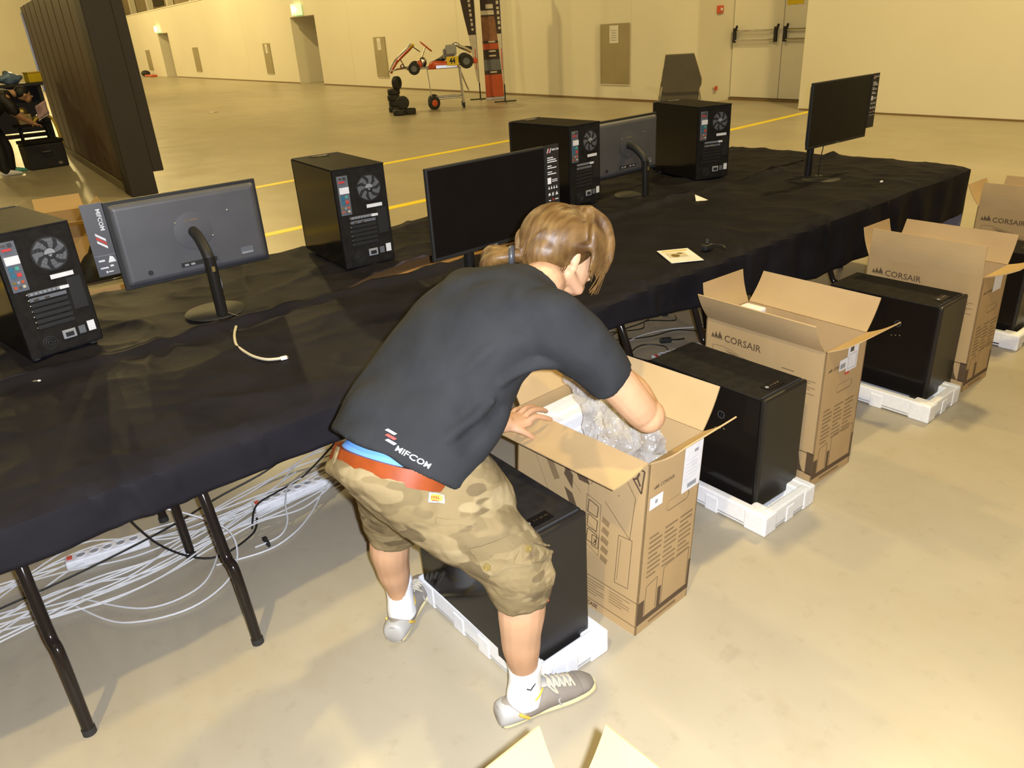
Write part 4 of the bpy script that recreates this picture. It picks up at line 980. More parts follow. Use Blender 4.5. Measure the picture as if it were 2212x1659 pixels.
cable('black_cable', [(0.34, 2.86, 0.20), (0.42, 2.70, 0.06), (0.55, 2.55, 0.010), (0.72, 2.58, 0.010), (0.78, 2.66, 0.02)], 0.0045, m_cable_b, 'black cable sagging across the bundle between table legs', 'black cables under the left tables')
cable('black_cable', [(0.74, 2.62, 0.01), (0.80, 2.70, 0.05), (0.90, 2.72, 0.06), (1.02, 2.76, 0.05), (1.10, 2.72, 0.12), (1.18, 2.66, 0.22)], 0.004, m_cable_b, 'black cable crossing over the left power strip', 'black cables under the left tables')
t = thing('cable_tie', 'black tie clamping white cables near the table leg', 'cable tie', (0.745, 2.485, 0))
o = MB(); o.tube([V(0.0, 0.018 * math.cos(a), 0.012 + 0.012 * math.sin(a)) for a in [2 * math.pi * k / 12 for k in range(13)]], 0.005, 6); o.build('tie_band', m_black, t); o = MB(); o.box(-0.008, 0.008, 0.012, 0.028, 0.012, 0.026); o.build('tie_lock', m_black, t)
t = thing('cable_tie', 'black tie on the cable bundle at the left picture edge', 'cable tie', (-0.22, 2.53, 0))
o = MB(); o.tube([V(0.0, 0.018 * math.cos(a), 0.012 + 0.012 * math.sin(a)) for a in [2 * math.pi * k / 12 for k in range(13)]], 0.006, 6); o.build('tie_band', m_black, t); o = MB(); o.box(-0.01, 0.01, -0.028, -0.012, 0.008, 0.026); o.build('tie_lock', m_black, t)
# tangle beneath the right tables
for i, p in enumerate(([(2.95, 2.62, 0.01), (3.10, 2.50, 0.008), (3.25, 2.60, 0.01), (3.18, 2.72, 0.01), (3.02, 2.66, 0.012), (3.06, 2.46, 0.02), (3.22, 2.42, 0.06)],
                       [(3.05, 2.95, 0.01), (3.3, 2.78, 0.01), (3.5, 2.72, 0.012), (3.62, 2.55, 0.01), (3.8, 2.6, 0.01)], [(3.20, 3.0, 0.01), (3.36, 2.88, 0.02), (3.46, 2.93, 0.03), (3.6, 2.82, 0.02), (3.7, 2.9, 0.01)],
                       [(2.7, 2.75, 0.01), (3.0, 2.85, 0.01), (3.2, 2.95, 0.02), (3.5, 2.95, 0.02), (3.62, 3.1, 0.02)])):
    cable('black_cable', p, 0.0042, m_cable_b, 'thin black cable in the tangle behind the right-hand power strip', 'black cables under the right tables')
for i, p in enumerate(([(2.85, 2.5, 0.01), (3.0, 2.72, 0.01), (3.2, 2.82, 0.012), (3.45, 2.78, 0.01), (3.7, 2.6, 0.01)], [(2.75, 2.45, 0.008), (2.95, 2.6, 0.008), (3.02, 2.9, 0.01), (3.3, 3.05, 0.01)],
                       [(4.0, 2.75, 0.01), (4.25, 2.68, 0.01), (4.5, 2.78, 0.06), (4.8, 3.0, 0.10)])):
    cable('white_cable', p, 0.0036, m_cable_w, 'white cable in the tangle behind the right-hand power strip', 'white cables under the right tables')
t = thing('power_adapter', 'black cable plug lying behind the right-hand power strip', 'plug', (3.32, 2.66, 0), R_(-35))
o = MB(); o.box(-0.035, 0.035, -0.016, 0.016, 0.0, 0.03); o.build('plug_body', m_black, t, bevel=0.007); o = MB(); o.tube([(0.035, 0, 0.015), (0.07, 0.0, 0.012), (0.12, 0.02, 0.006)], 0.005, 8); o.build('cord', m_cable_b, t)

# ------------------------------------------------------------------ plastic bag pulled from the first carton
def bag():
    st = []
    path = [(1.60, 1.70, 0.80), (1.595, 1.64, 0.74), (1.575, 1.53, 0.68), (1.555, 1.47, 0.62), (1.55, 1.40, 0.57), (1.555, 1.32, 0.53), (1.56, 1.27, 0.48)]
    rad = [(0.05, 0.02), (0.07, 0.03), (0.085, 0.05), (0.10, 0.06), (0.105, 0.07), (0.10, 0.07), (0.08, 0.05)]
    for (c, r) in zip(path, rad): st.append((c, V(0.75, 0.15, 0.55).normalized() * r[0], V(-0.3, 0.75, 0.6).normalized() * r[1]))
    o = MB(); o.loft(st, 44, 7)
    for p in o.v:
        q = V(p.x * 16, p.y * 16, p.z * 16)
        n_ = noise.noise_vector(q) * 0.022 + noise.noise_vector(q * 2.3) * 0.012
        p += n_
    ob = o.build('plastic_bag', m_bag, smooth=False)
    return tag(ob, 'crumpled clear plastic bag being pulled out of the carton', 'plastic bag')
bag()

# ------------------------------------------------------------------ the person bending over the carton
PB = V(0.93, 1.48, 0)
person = thing('person', 'person in charcoal t-shirt and camouflage shorts bending over a carton', 'person', tuple(PB))
def limb(mb, pts, rs, n=16, k=6, end=True):
    P = spline(pts, k); m = len(pts); R = []
    for i in range(len(P)):
        s = i / k; a = min(int(s), m - 2); t = s - a; t = t * t * (3 - 2 * t) if True else t
        R.append(rs[a] + (rs[a + 1] - rs[a]) * t)
    mb.tube(P, R, n); mb.ball(P[0], R[0], n, 8)
    if end: mb.ball(P[-1], R[-1], n, 8)
def fused(mb, name, m, parent, vox, smooth_it=6, base=PB, sub=False, label=None):
    mb.v = [p - base for p in mb.v]
    ob = mb.build(name, m, parent, smooth=False)
    r = ob.modifiers.new('fuse', 'REMESH'); r.mode = 'VOXEL'; r.voxel_size = vox; r.use_smooth_shade = True
    if smooth_it:
        s = ob.modifiers.new('soften', 'SMOOTH'); s.factor = 0.5; s.iterations = smooth_it
    if label: ob['label'] = label
    return ob

HC = V(1.380, 1.468, 1.188)                                    # head centre
HT = V(0.36, 0.10, 0.93).normalized()                          # towards the crown
HF = V(0.88, -0.20, -0.36); HF = (HF - HT * HF.dot(HT)).normalized()   # face direction
HR = HF.cross(HT).normalized()                                 # towards the right ear
HM = Matrix((HF, -HR, HT)).transposed()                        # local x face, y left, z crown
def hp(x, y, z): return HC + HF * x - HR * y + HT * z
H4 = HM.to_4x4()

body = MB()
# legs
limb(body, [(0.84, 1.36, 0.74), (0.90, 1.26, 0.60), (0.950, 1.190, 0.505), (0.940, 1.190, 0.40), (0.942, 1.205, 0.28), (0.953, 1.214, 0.15), (0.950, 1.212, 0.07)], [0.085, 0.078, 0.056, 0.062, 0.053, 0.037, 0.040])
limb(body, [(0.84, 1.56, 0.74), (0.852, 1.635, 0.58), (0.866, 1.684, 0.445), (0.862, 1.712, 0.35), (0.874, 1.734, 0.25), (0.886, 1.747, 0.15), (0.888, 1.748, 0.07)], [0.085, 0.076, 0.055, 0.061, 0.052, 0.036, 0.038])
body.ball((0.948, 1.190, 0.50), (0.053, 0.050, 0.058)); body.ball((0.868, 1.686, 0.44), (0.054, 0.052, 0.06))
limb(body, [(0.95, 1.212, 0.05), (1.07, 1.176, 0.04)], [0.036, 0.028]); limb(body, [(0.885, 1.748, 0.05), (0.98, 1.815, 0.04)], [0.036, 0.028])
# trunk under the clothes
body.loft([((0.80, 1.46, 0.73), (0, 0.12, 0), (-0.07, 0, 0.04)), ((0.84, 1.46, 0.84), (-0.02, 0.10, 0.02), (-0.04, 0, 0.05)), ((1.0, 1.46, 0.97), (0, 0.12, 0), (-0.04, 0, 0.06)), ((1.12, 1.425, 1.03), (0, 0.16, 0), (-0.05, 0, 0.085)), ((1.20, 1.415, 1.07), (0, 0.15, 0), (-0.04, 0, 0.06)), ((1.25, 1.41, 1.10), (0, 0.07, 0), (-0.03, 0, 0.05))], 20, 4)
# neck and head
limb(body, [(1.205, 1.425, 1.11), (1.262, 1.428, 1.135), hp(-0.030, 0, -0.070), hp(-0.005, 0, -0.02)], [0.068, 0.060, 0.056, 0.060])
body.ball(hp(-0.012, 0, 0.020), (0.098, 0.076, 0.090), 20, 14, H4)
body.ball(hp(0.030, 0, -0.030), (0.062, 0.064, 0.085), 18, 12, H4)
body.ball(hp(0.058, 0, -0.085), (0.030, 0.034, 0.026), 14, 9, H4)              # chin
limb(body, [hp(-0.01, -0.058, -0.055), hp(0.050, -0.034, -0.092)], [0.020, 0.016]); limb(body, [hp(-0.01, 0.058, -0.055), hp(0.050, 0.034, -0.092)], [0.020, 0.016])   # jaw
limb(body, [hp(0.088, 0, 0.005), hp(0.104, 0, -0.020), hp(0.108, 0, -0.034)], [0.008, 0.011, 0.013])   # nose
limb(body, [hp(0.082, -0.045, 0.016), hp(0.093, 0, 0.020), hp(0.082, 0.045, 0.016)], [0.012, 0.013, 0.012])  # brow
limb(body, [hp(0.090, -0.020, -0.060), hp(0.096, 0, -0.058), hp(0.090, 0.020, -0.060)], [0.006, 0.009, 0.006])  # lips
for s in (-1, 1):
    body.ball(hp(-0.004, s * 0.076, -0.012), (0.015, 0.008, 0.028), 12, 8, H4 @ Matrix.Rotation(s * 0.35, 4, 'Z'))
    body.ball(hp(0.002, s * 0.074, -0.038), (0.008, 0.006, 0.010), 10, 6, H4)
# left arm, hand resting on the carton flap
limb(body, [(1.17, 1.60, 1.08), (1.155, 1.69, 0.955), (1.135, 1.745, 0.83), (1.185, 1.70, 0.755), (1.235, 1.635, 0.675), (1.262, 1.622, 0.650)], [0.058, 0.050, 0.043, 0.044, 0.033, 0.030])
wl = V(1.262, 1.622, 0.650)
body.loft([((1.25, 1.622, 0.655), (0.0, 0.026, 0.0), (0.0, 0, 0.020)), ((1.285, 1.622, 0.642), (-0.012, 0.036, 0.006), (0.003, 0, 0.018)), ((1.325, 1.630, 0.634), (-0.014, 0.042, 0.008), (0.004, 0, 0.016)), ((1.348, 1.634, 0.632), (-0.014, 0.038, 0.008), (0.004, 0, 0.012))], 14, 4)
for (a, b, c, d, r) in (((1.335, 1.602, 0.634), (1.368, 1.600, 0.640), (1.400, 1.594, 0.628), (1.425, 1.590, 0.612), 0.0095), ((1.340, 1.626, 0.636), (1.380, 1.632, 0.644), (1.420, 1.636, 0.634), (1.452, 1.640, 0.614), 0.0098),
                        ((1.337, 1.648, 0.637), (1.376, 1.660, 0.643), (1.415, 1.672, 0.633), (1.446, 1.682, 0.614), 0.0094), ((1.328, 1.668, 0.634), (1.356, 1.684, 0.638), (1.384, 1.698, 0.628), (1.405, 1.708, 0.612), 0.0082),
                        ((1.275, 1.604, 0.636), (1.292, 1.585, 0.628), (1.312, 1.576, 0.612), (1.332, 1.573, 0.592), 0.0105)):
    limb(body, [a, b, c, d], [r * 1.12, r * 1.06, r * 0.98, r * 0.80], 10, 4)
# right arm, elbow out, hand gripping the bag inside the carton
limb(body, [(1.17, 1.27, 1.085), (1.275, 1.20, 0.945), (1.378, 1.172, 0.805), (1.455, 1.262, 0.800), (1.525, 1.365, 0.792), (1.545, 1.40, 0.788)], [0.058, 0.052, 0.046, 0.044, 0.033, 0.030])
body.ball((1.388, 1.160, 0.795), (0.046, 0.044, 0.046))
body.loft([((1.54, 1.39, 0.79), (0.022, -0.014, 0), (0, 0.004, 0.028)), ((1.565, 1.425, 0.782), (0.018, -0.012, 0), (0, 0.004, 0.040)), ((1.59, 1.465, 0.774), (0.016, -0.010, 0), (0, 0.004, 0.042)), ((1.602, 1.485, 0.770), (0.012, -0.008, 0), (0, 0.004, 0.036))], 14, 4)
for k, (dz, L) in enumerate(((0.026, 0.9), (0.008, 1.0), (-0.010, 0.96), (-0.026, 0.8))):
    p0 = V(1.598, 1.478, 0.770 + dz)
    limb(body, [p0, p0 + V(0.018, 0.030 * L, -0.004), p0 + V(0.004, 0.055 * L, -0.012), p0 + V(-0.022, 0.056 * L, -0.018)], [0.0105, 0.0100, 0.0092, 0.0078], 10, 4)
limb(body, [(1.558, 1.415, 0.812), (1.560, 1.450, 0.826), (1.566, 1.482, 0.815), (1.576, 1.505, 0.797)], [0.012, 0.011, 0.010, 0.0085], 10, 4)
fused(body, 'body', m_skin, person, 0.0042, 4)

# nails of the resting hand
nl = MB()
for (a, b) in (((1.417, 1.592, 0.6215), (0.85, -0.1, -0.5)), ((1.444, 1.639, 0.6240), (0.85, 0.1, -0.5)), ((1.438, 1.679, 0.6235), (0.85, 0.2, -0.5)), ((1.399, 1.705, 0.6195), (0.8, 0.3, -0.5)), ((1.325, 1.5735, 0.603), (0.7, -0.1, -0.7))):
    d = V(*b).normalized(); s = V(0, 0, 1).cross(d).normalized(); u = d.cross(s)
    c = V(*a) - PB; nl.ball(c, (0.006, 0.0048, 0.0012), 10, 5, Matrix((d, s, u)).transposed().to_4x4())
nl.build('fingernail', m_cream, person, smooth=True)
# closed eyelids and mouth line
ey = MB()
for s in (-1, 1): ey.ball(hp(0.083, s * 0.032, 0.002) - PB, (0.008, 0.014, 0.008), 12, 8, H4)
ey.build('eyelid', m_skin, person, smooth=True)
lw = MB()
for s in (-1, 1): lw.tube([p - PB for p in spline([hp(0.086, s * 0.020, -0.003), hp(0.0915, s * 0.032, -0.006), hp(0.084, s * 0.045, -0.003)], 4)], 0.0012, 6)
lw.build('lashes', m_ink, person)

# ---- shirt
sh = MB()
SH = [((0.790, 1.448, 0.794), (-0.056, 0.174, 0.034), (-0.105, -0.028, 0.100)), ((0.836, 1.452, 0.846), (-0.044, 0.178, 0.040), (-0.096, -0.018, 0.108)), ((0.905, 1.462, 0.915), (-0.028, 0.182, 0.028), (-0.078, -0.006, 0.102)), ((0.985, 1.468, 0.985), (-0.012, 0.188, 0.018), (-0.072, 0, 0.108)),
      ((1.070, 1.460, 1.050), (0, 0.204, 0.010), (-0.070, 0, 0.114)), ((1.135, 1.446, 1.092), (0, 0.212, 0.004), (-0.062, 0, 0.100)), ((1.195, 1.432, 1.122), (0, 0.165, 0.0), (-0.050, 0, 0.078)), ((1.240, 1.424, 1.140), (0, 0.088, 0), (-0.040, 0, 0.060)), ((1.262, 1.422, 1.148), (0, 0.066, 0), (-0.032, 0, 0.052))]
sh.loft(SH, 40, 6)
limb(sh, [(1.135, 1.320, 1.092), (1.170, 1.262, 1.082), (1.226, 1.218, 1.004), (1.278, 1.196, 0.930)], [0.086, 0.086, 0.073, 0.067], 22, end=False)
limb(sh, [(1.13, 1.56, 1.095), (1.16, 1.62, 1.08), (1.155, 1.69, 0.97), (1.145, 1.715, 0.91)], [0.086, 0.084, 0.072, 0.066], 22, end=False)
# loose cloth hanging below the chest and gathered folds
limb(sh, [(0.90, 1.345, 0.83), (0.97, 1.345, 0.895), (1.05, 1.355, 0.965)], [0.056, 0.056, 0.062], 18)
limb(sh, [(0.845, 1.335, 0.815), (0.885, 1.325, 0.822), (0.935, 1.325, 0.850), (0.99, 1.335, 0.905)], [0.055, 0.058, 0.058, 0.055], 18)
# pull folds across the back
for pts, r in (([(0.735, 1.50, 0.895), (0.82, 1.44, 0.962), (0.91, 1.37, 1.010)], 0.013), ([(0.90, 1.355, 0.985), (1.00, 1.32, 1.060), (1.12, 1.28, 1.12)], 0.015),
               ([(0.80, 1.33, 0.865), (0.88, 1.30, 0.905), (0.97, 1.285, 0.95)], 0.016), ([(0.70, 1.57, 0.885), (0.76, 1.53, 0.945), (0.84, 1.49, 1.000)], 0.012), ([(1.05, 1.29, 1.07), (1.13, 1.255, 1.10), (1.20, 1.21, 1.08)], 0.015),
               ([(1.00, 1.285, 0.985), (1.09, 1.26, 1.01), (1.18, 1.215, 1.00)], 0.017)):
    limb(sh, [V(*q) + V(-0.006, -0.006, 0.006) for q in pts], [r * 0.5, r * 1.15, r * 0.5], 10)
shirt = fused(sh, 'shirt', m_shirt, person, 0.0065, 6)
tx = bpy.data.textures.new('cloth_folds', 'WOOD'); tx.wood_type = 'BANDNOISE'; tx.noise_scale = 0.16; tx.turbulence = 9; tx.noise_basis_2 = 'SIN'
dm = shirt.modifiers.new('folds', 'DISPLACE'); dm.texture = tx; dm.strength = 0.009; dm.mid_level = 0.5; dm.texture_coords = 'LOCAL'

# ---- waist: underwear, belt, shorts
WB = V(0.780, 1.458, 0.788); WAx = V(-0.030, 0.166, -0.010); WBx = V(-0.112, -0.012, 0.062); WN_ = V(0.49, 0.02, 0.87).normalized()
def ring(mb, off0, off1, g0, g1, n=56):
    st = [(WB + WN_ * off0, WAx * g0, WBx * g0), (WB + WN_ * off1, WAx * g1, WBx * g1)]
    mb.loft(st, n, 2)
u = MB(); ring(u, -0.01, 0.044, 0.97, 0.82); u.v = [p - PB for p in u.v]; u.build('undershorts', m_blueundies, person, smooth=True)
bl = MB(); ring(bl, -0.026, 0.016, 1.035, 1.02); bl.v = [p - PB for p in bl.v]; belt = bl.build('belt', m_belt, person, smooth=True)
st = MB()
st.loft([(WB - WN_ * 0.005, WAx * 1.0, WBx * 1.0), (WB - WN_ * 0.05, WAx * 1.05, WBx * 1.06), ((0.79, 1.46, 0.70), (0, 0.195, 0), (-0.118, 0, 0.03)), ((0.81, 1.46, 0.655), (0, 0.18, 0), (-0.10, 0, 0.01))], 36, 6)
limb(st, [(0.815, 1.39, 0.72), (0.852, 1.325, 0.662), (0.902, 1.25, 0.602), (0.933, 1.199, 0.534), (0.944, 1.192, 0.438)], [0.115, 0.110, 0.098, 0.092, 0.077], 24, end=False)
limb(st, [(0.81, 1.535, 0.72), (0.84, 1.585, 0.645), (0.855, 1.635, 0.56), (0.868, 1.676, 0.475), (0.872, 1.694, 0.405)], [0.112, 0.106, 0.096, 0.090, 0.080], 24, end=False)
limb(st, [(0.86, 1.36, 0.775), (0.90, 1.335, 0.735), (0.93, 1.32, 0.66)], [0.085, 0.092, 0.095], 20)
limb(st, [(0.86, 1.53, 0.775), (0.89, 1.56, 0.735), (0.89, 1.60, 0.66)], [0.085, 0.09, 0.09], 20)
for pts, r in (([(0.76, 1.36, 0.70), (0.84, 1.30, 0.64), (0.92, 1.23, 0.60)], 0.02), ([(0.859, 1.165, 0.633), (0.936, 1.136, 0.604), (1.003, 1.136, 0.575)], 0.018), ([(0.768, 1.344, 0.665), (0.845, 1.258, 0.579), (0.902, 1.171, 0.531)], 0.02), ([(0.888, 1.136, 0.556), (0.955, 1.113, 0.528), (1.012, 1.136, 0.508)], 0.016)):
    limb(st, pts, [r * 0.5, r, r * 0.5], 10)
shorts = fused(st, 'shorts', m_camo, person, 0.007, 8)
tx2 = bpy.data.textures.new('short_folds', 'CLOUDS'); tx2.noise_scale = 0.06; tx2.noise_depth = 2
dm = shorts.modifiers.new('folds', 'DISPLACE'); dm.texture = tx2; dm.strength = 0.014; dm.mid_level = 0.5; dm.texture_coords = 'LOCAL'
# ---- hair
hr = MB()
hr.ball(hp(-0.022, 0, 0.030), (0.108, 0.090, 0.098), 24, 16, H4)
hr.ball(hp(0.028, 0, 0.078), (0.062, 0.066, 0.046), 18, 12, H4)
hr.ball(hp(-0.060, 0, -0.005), (0.070, 0.080, 0.075), 20, 12, H4)
for s in (-1, 1):
    limb(hr, [hp(0.045, s * 0.045, 0.105), hp(0.035, s * 0.078, 0.060), hp(0.020, s * 0.083, 0.020), hp(-0.03, s * 0.075, 0.012), hp(-0.08, s * 0.045, -0.02)], [0.016, 0.018, 0.014, 0.014, 0.02], 10)
# front hair falling past the face
for k in range(9):
    y = -0.075 + 0.15 * k / 8
    limb(hr, [hp(0.030, y * 0.7, 0.112), hp(0.070, y * 0.95, 0.092), hp(0.096, y * 1.05, 0.050), hp(0.104, y * 1.08, 0.006 - 0.012 * (k % 3)), hp(0.100, y * 1.02, -0.046 - 0.02 * (k % 2))], [0.020, 0.018, 0.014, 0.010, 0.003], 8)
for k in range(7):
    y = -0.066 - 0.004 * k; x = 0.085 - 0.010 * k
    limb(hr, [hp(0.030, y * 0.8, 0.095), hp(x, y * 1.05, 0.055), hp(x + 0.012, y * 1.08, 0.0), hp(x + 0.008, y * 1.0, -0.05 - 0.008 * (k % 3))], [0.014, 0.012, 0.008, 0.0025], 8)
hair = fused(hr, 'hair', m_hair, person, 0.0048, 6)
# loose strands along skull and cheek
stn = MB(); random.seed(11)
for k in range(46):
    a = -0.9 + 1.8 * (k / 45.0); y = 0.088 * math.sin(a)
    j = lambda q: (random.random() - 0.5) * q
    stn.tube([p - PB for p in spline([hp(0.070 + j(0.02), y * 0.8, 0.098), hp(0.02, y * 1.04 + j(0.006), 0.128 - 0.05 * abs(math.sin(a))), hp(-0.060 + j(0.01), y * 1.0, 0.106 - 0.05 * abs(math.sin(a))), hp(-0.118, y * 0.75, 0.030), hp(-0.128, y * 0.3, -0.030)], 5)], 0.0016, 5)
for k in range(10):
    y = -0.083 + j(0.012)
    stn.tube([p - PB for p in spline([hp(0.07 + j(0.03), y * 0.85, 0.08), hp(0.105 + j(0.02), y, 0.02), hp(0.085 + j(0.02), y * 1.02, -0.045), hp(0.07 + j(0.03), y * 0.95, -0.10 + j(0.02))], 5)], 0.0011, 5)
for k in range(6):
    stn.tube([p - PB for p in spline([hp(-0.02 + j(0.02), -0.088, 0.015), hp(-0.03 + j(0.02), -0.084, -0.03), hp(-0.045 + j(0.02), -0.066, -0.07)], 4)], 0.0010, 5)
so = stn.build('hair_strands', m_hair, person, smooth=True); so['kind'] = 'stuff'
# ponytail and band
TP = hp(-0.125, 0.010, -0.030)
pt = MB()
limb(pt, [TP, TP + V(-0.030, 0.030, 0.004), TP + V(-0.030, 0.075, -0.006), TP + V(-0.015, 0.110, -0.035), TP + V(-0.005, 0.125, -0.080)], [0.018, 0.024, 0.029, 0.025, 0.010], 14)
limb(pt, [TP, TP + V(-0.045, 0.025, 0.0), TP + V(-0.055, 0.065, -0.02), TP + V(-0.045, 0.10, -0.05)], [0.016, 0.020, 0.022, 0.010], 12)
fused(pt, 'ponytail', m_hair, person, 0.0045, 3)
hb = MB(); ax = V(-0.7, 0.7, 0.05).normalized(); q1 = ax.orthogonal().normalized(); q2 = ax.cross(q1)
hb.tube([TP + V(-0.014, 0.012, 0.0) + (q1 * math.cos(a) + q2 * math.sin(a)) * 0.021 - PB for a in [2 * math.pi * k / 20 for k in range(21)]], 0.009, 8); hb.build('hair_band', m_gun, person, smooth=True)

# ---- socks and shoes
def foot(ankle, toe_dir, toe_side, name_lab):
    """ankle (x,y) on floor, toe direction; builds sock, shoe and its pieces"""
    d = V(*toe_dir, 0).normalized(); s = V(-d.y, d.x, 0)       # s points to the wearer's left
    A = V(*ankle, 0)
    def L(x, y, z): return A + d * x + s * y + V(0, 0, z)
    sk = MB()
    sk.loft([(L(-0.002, 0, 0.05) - PB, d * 0.052, s * 0.044), (L(-0.004, 0, 0.085) - PB, d * 0.050, s * 0.043), (L(0, 0, 0.12) - PB, d * 0.046, s * 0.041), (L(0.002, 0, 0.150) - PB, d * 0.045, s * 0.042), (L(0.004, 0, 0.176) - PB, d * 0.046, s * 0.0435), (L(0.004, 0, 0.182) - PB, d * 0.043, s * 0.041)], 26, 5)
    sock = sk.build('sock', m_sock, person, smooth=True)
    shoe = bpy.data.objects.new('shoe', None); COL.objects.link(shoe); shoe.parent = person; shoe.location = A - PB
    def T(mb): mb.v = [p - A for p in mb.v]; return mb
    outl = [(-0.082, 0.0, 0.030), (-0.072, 0.0, 0.036), (-0.04, 0.0, 0.038), (0.02, 0.0, 0.036), (0.08, 0.002, 0.043), (0.13, 0.004, 0.048), (0.175, 0.002, 0.042), (0.205, -0.004, 0.026), (0.214, -0.006, 0.012)]
    so_ = MB(); so_.loft([(L(x, y, 0.016), s * w_, V(0, 0, 0.016)) for x, y, w_ in outl], 24, 4); T(so_).build('sole', m_sole, shoe, smooth=True)
    top = [(-0.086, 0.020, 0.028, 0.055), (-0.070, 0.034, 0.034, 0.050), (-0.035, 0.036, 0.041, 0.048), (0.015, 0.040, 0.042, 0.054), (0.055, 0.047, 0.043, 0.056), (0.10, 0.041, 0.045, 0.042), (0.145, 0.036, 0.043, 0.034), (0.185, 0.031, 0.034, 0.025), (0.206, 0.026, 0.018, 0.014)]
    up = MB(); up.loft([(L(x, 0.001, z), s * w_, V(0, 0, h_ * 0.78)) for x, z, w_, h_ in top], 28, 5)
    for p in up.v: p.z = max(p.z, 0.012)
    T(up).build('upper', m_shoe, shoe, smooth=True)
    hc = MB(); hc.loft([(L(-0.089, 0, 0.030), s * 0.026, V(0, 0, 0.022)), (L(-0.080, 0, 0.036), s * 0.0355, V(0, 0, 0.034)), (L(-0.055, 0, 0.038), s * 0.0415, V(0, 0, 0.034)), (L(-0.020, 0, 0.034), s * 0.0438, V(0, 0, 0.026))], 26, 4); T(hc).build('heel_counter', m_shoe2, shoe, smooth=True)
    cap = MB(); cap.loft([(L(0.160, 0.0, 0.036), s * 0.0415, V(0, 0, 0.0255)), (L(0.185, 0, 0.033), s * 0.0350, V(0, 0, 0.0220)), (L(0.208, 0, 0.027), s * 0.0185, V(0, 0, 0.013))], 26, 4); T(cap).build('toe_cap', m_shoe, shoe, smooth=True)
    tg = MB(); tg.loft([(L(0.040, 0, 0.098), s * 0.022, V(0, 0, 0.006)), (L(0.062, 0, 0.092), s * 0.022, V(0, 0, 0.006)), (L(0.10, 0, 0.076), s * 0.020, V(0, 0, 0.006)), (L(0.14, 0, 0.064), s * 0.012, V(0, 0, 0.004))], 16, 3); T(tg).build('tongue', m_shoe2, shoe, smooth=True)
    for k in range(5):
        x = 0.062 + k * 0.017; z = 0.094 - k * 0.0068
        for sg in (-1, 1):
            lc = MB(); lc.tube(spline([L(x, -0.024 * sg, z - 0.006), L(x + 0.006, 0, z + 0.006), L(x + 0.012, 0.026 * sg, z - 0.008)], 4), 0.0026, 6); T(lc).build('lace', m_lace, shoe, smooth=True)
    lc = MB(); lc.tube(spline([L(0.066, 0, 0.104), L(0.060, -0.030, 0.100), L(0.080, -0.042, 0.075), L(0.070, -0.020, 0.098)], 5), 0.0024, 6); lc.tube(spline([L(0.066, 0, 0.104), L(0.052, 0.028, 0.104), L(0.07, 0.045, 0.08)], 5), 0.0024, 6); T(lc).build('lace_bow', m_lace, shoe, smooth=True)
    for sg in (-1, 1):
        for k, (x0, x1, mm) in enumerate(((-0.050, -0.012, m_gold), (0.075, 0.088, m_shoe2))):
            yy = 0.0435 * sg
            stp = MB(); stp.tube(spline([L(x0 + 0.012, yy * 0.90, 0.052), L((x0 + x1) / 2, yy * 0.98, 0.046), L(x1, yy * 1.01, 0.030)], 4), 0.0048 if k == 0 else 0.003, 8); T(stp).build('side_stripe', mm, shoe, smooth=True)
    cl = MB(); cl.tube([L(0.053 * math.cos(a) - 0.004, 0.044 * math.sin(a), 0.078 + 0.016 * math.cos(a)) for a in [-1.3 + 2.6 * k / 16 for k in range(17)]], 0.0028, 6); T(cl).build('collar_trim', m_gold, shoe, smooth=True)
    return sock
sk = foot((0.952, 1.213), (0.27, -0.078), 1, '')
foot((0.893, 1.753), (0.21, 0.150), 1, '')

# ------------------------------------------------------------------ racing kart on its trolley, tyres, flags
def tyre_mesh(mb, M, R=0.15, W=0.13):
    prof = [(R * 0.5, -W / 2), (R * 0.62, -W / 2), (R * 0.9, -W / 2 * 0.98), (R * 0.99, -W / 2 * 0.75), (R, -W * 0.2), (R, W * 0.2), (R * 0.99, W / 2 * 0.75), (R * 0.9, W / 2 * 0.98), (R * 0.62, W / 2), (R * 0.5, W / 2)]
    n = 24; vs = []; fs = []
    for r, z in prof: vs += [M @ V(r * math.cos(2 * math.pi * k / n), r * math.sin(2 * math.pi * k / n), z) for k in range(n)]
    m = len(prof)
    for i in range(m): fs += [(i * n + k, i * n + (k + 1) % n, ((i + 1) % m) * n + (k + 1) % n, ((i + 1) % m) * n + k) for k in range(n)]
    mb.add(vs, fs)
KA = -math.atan2(0.56, 0.83)
kart = thing('racing_kart', 'racing kart with red steering wheel resting on a trolley', 'kart', (11.35, 16.45, 0), KA)
def KW(name, x, y, z, R, W, hubm):
    o = MB(); M = Matrix.Translation((x, y, z)) @ Matrix.Rotation(math.pi / 2, 4, 'X'); tyre_mesh(o, M, R, W); w_ = o.build(name, m_rubber, kart, smooth=True)
    o = MB(); o.lathe([(R * 0.55, -W * 0.42), (R * 0.5, -W * 0.1), (0.03, -W * 0.1), (0.03, -W * 0.45), (0.02, W * 0.3), (R * 0.5, W * 0.2), (R * 0.55, W * 0.42)], 18, M); o.build('rim', hubm, w_, smooth=True)
KW('front_wheel', -0.417, -0.42, 0.955, 0.14, 0.12, m_midgrey); KW('front_wheel', -0.40, 0.50, 0.955, 0.14, 0.12, m_midgrey)
KW('rear_wheel', 0.83, -0.40, 1.045, 0.165, 0.20, m_midgrey); KW('rear_wheel', 0.83, 0.52, 1.045, 0.165, 0.20, m_midgrey)
o = MB()
for y in (-0.27, 0.33): o.tube(spline([(-0.80, y * 0.5, 0.95), (-0.55, y, 0.97), (0.0, y, 0.94), (0.55, y, 0.95), (0.85, y * 0.9, 1.02)], 5), 0.018, 8)
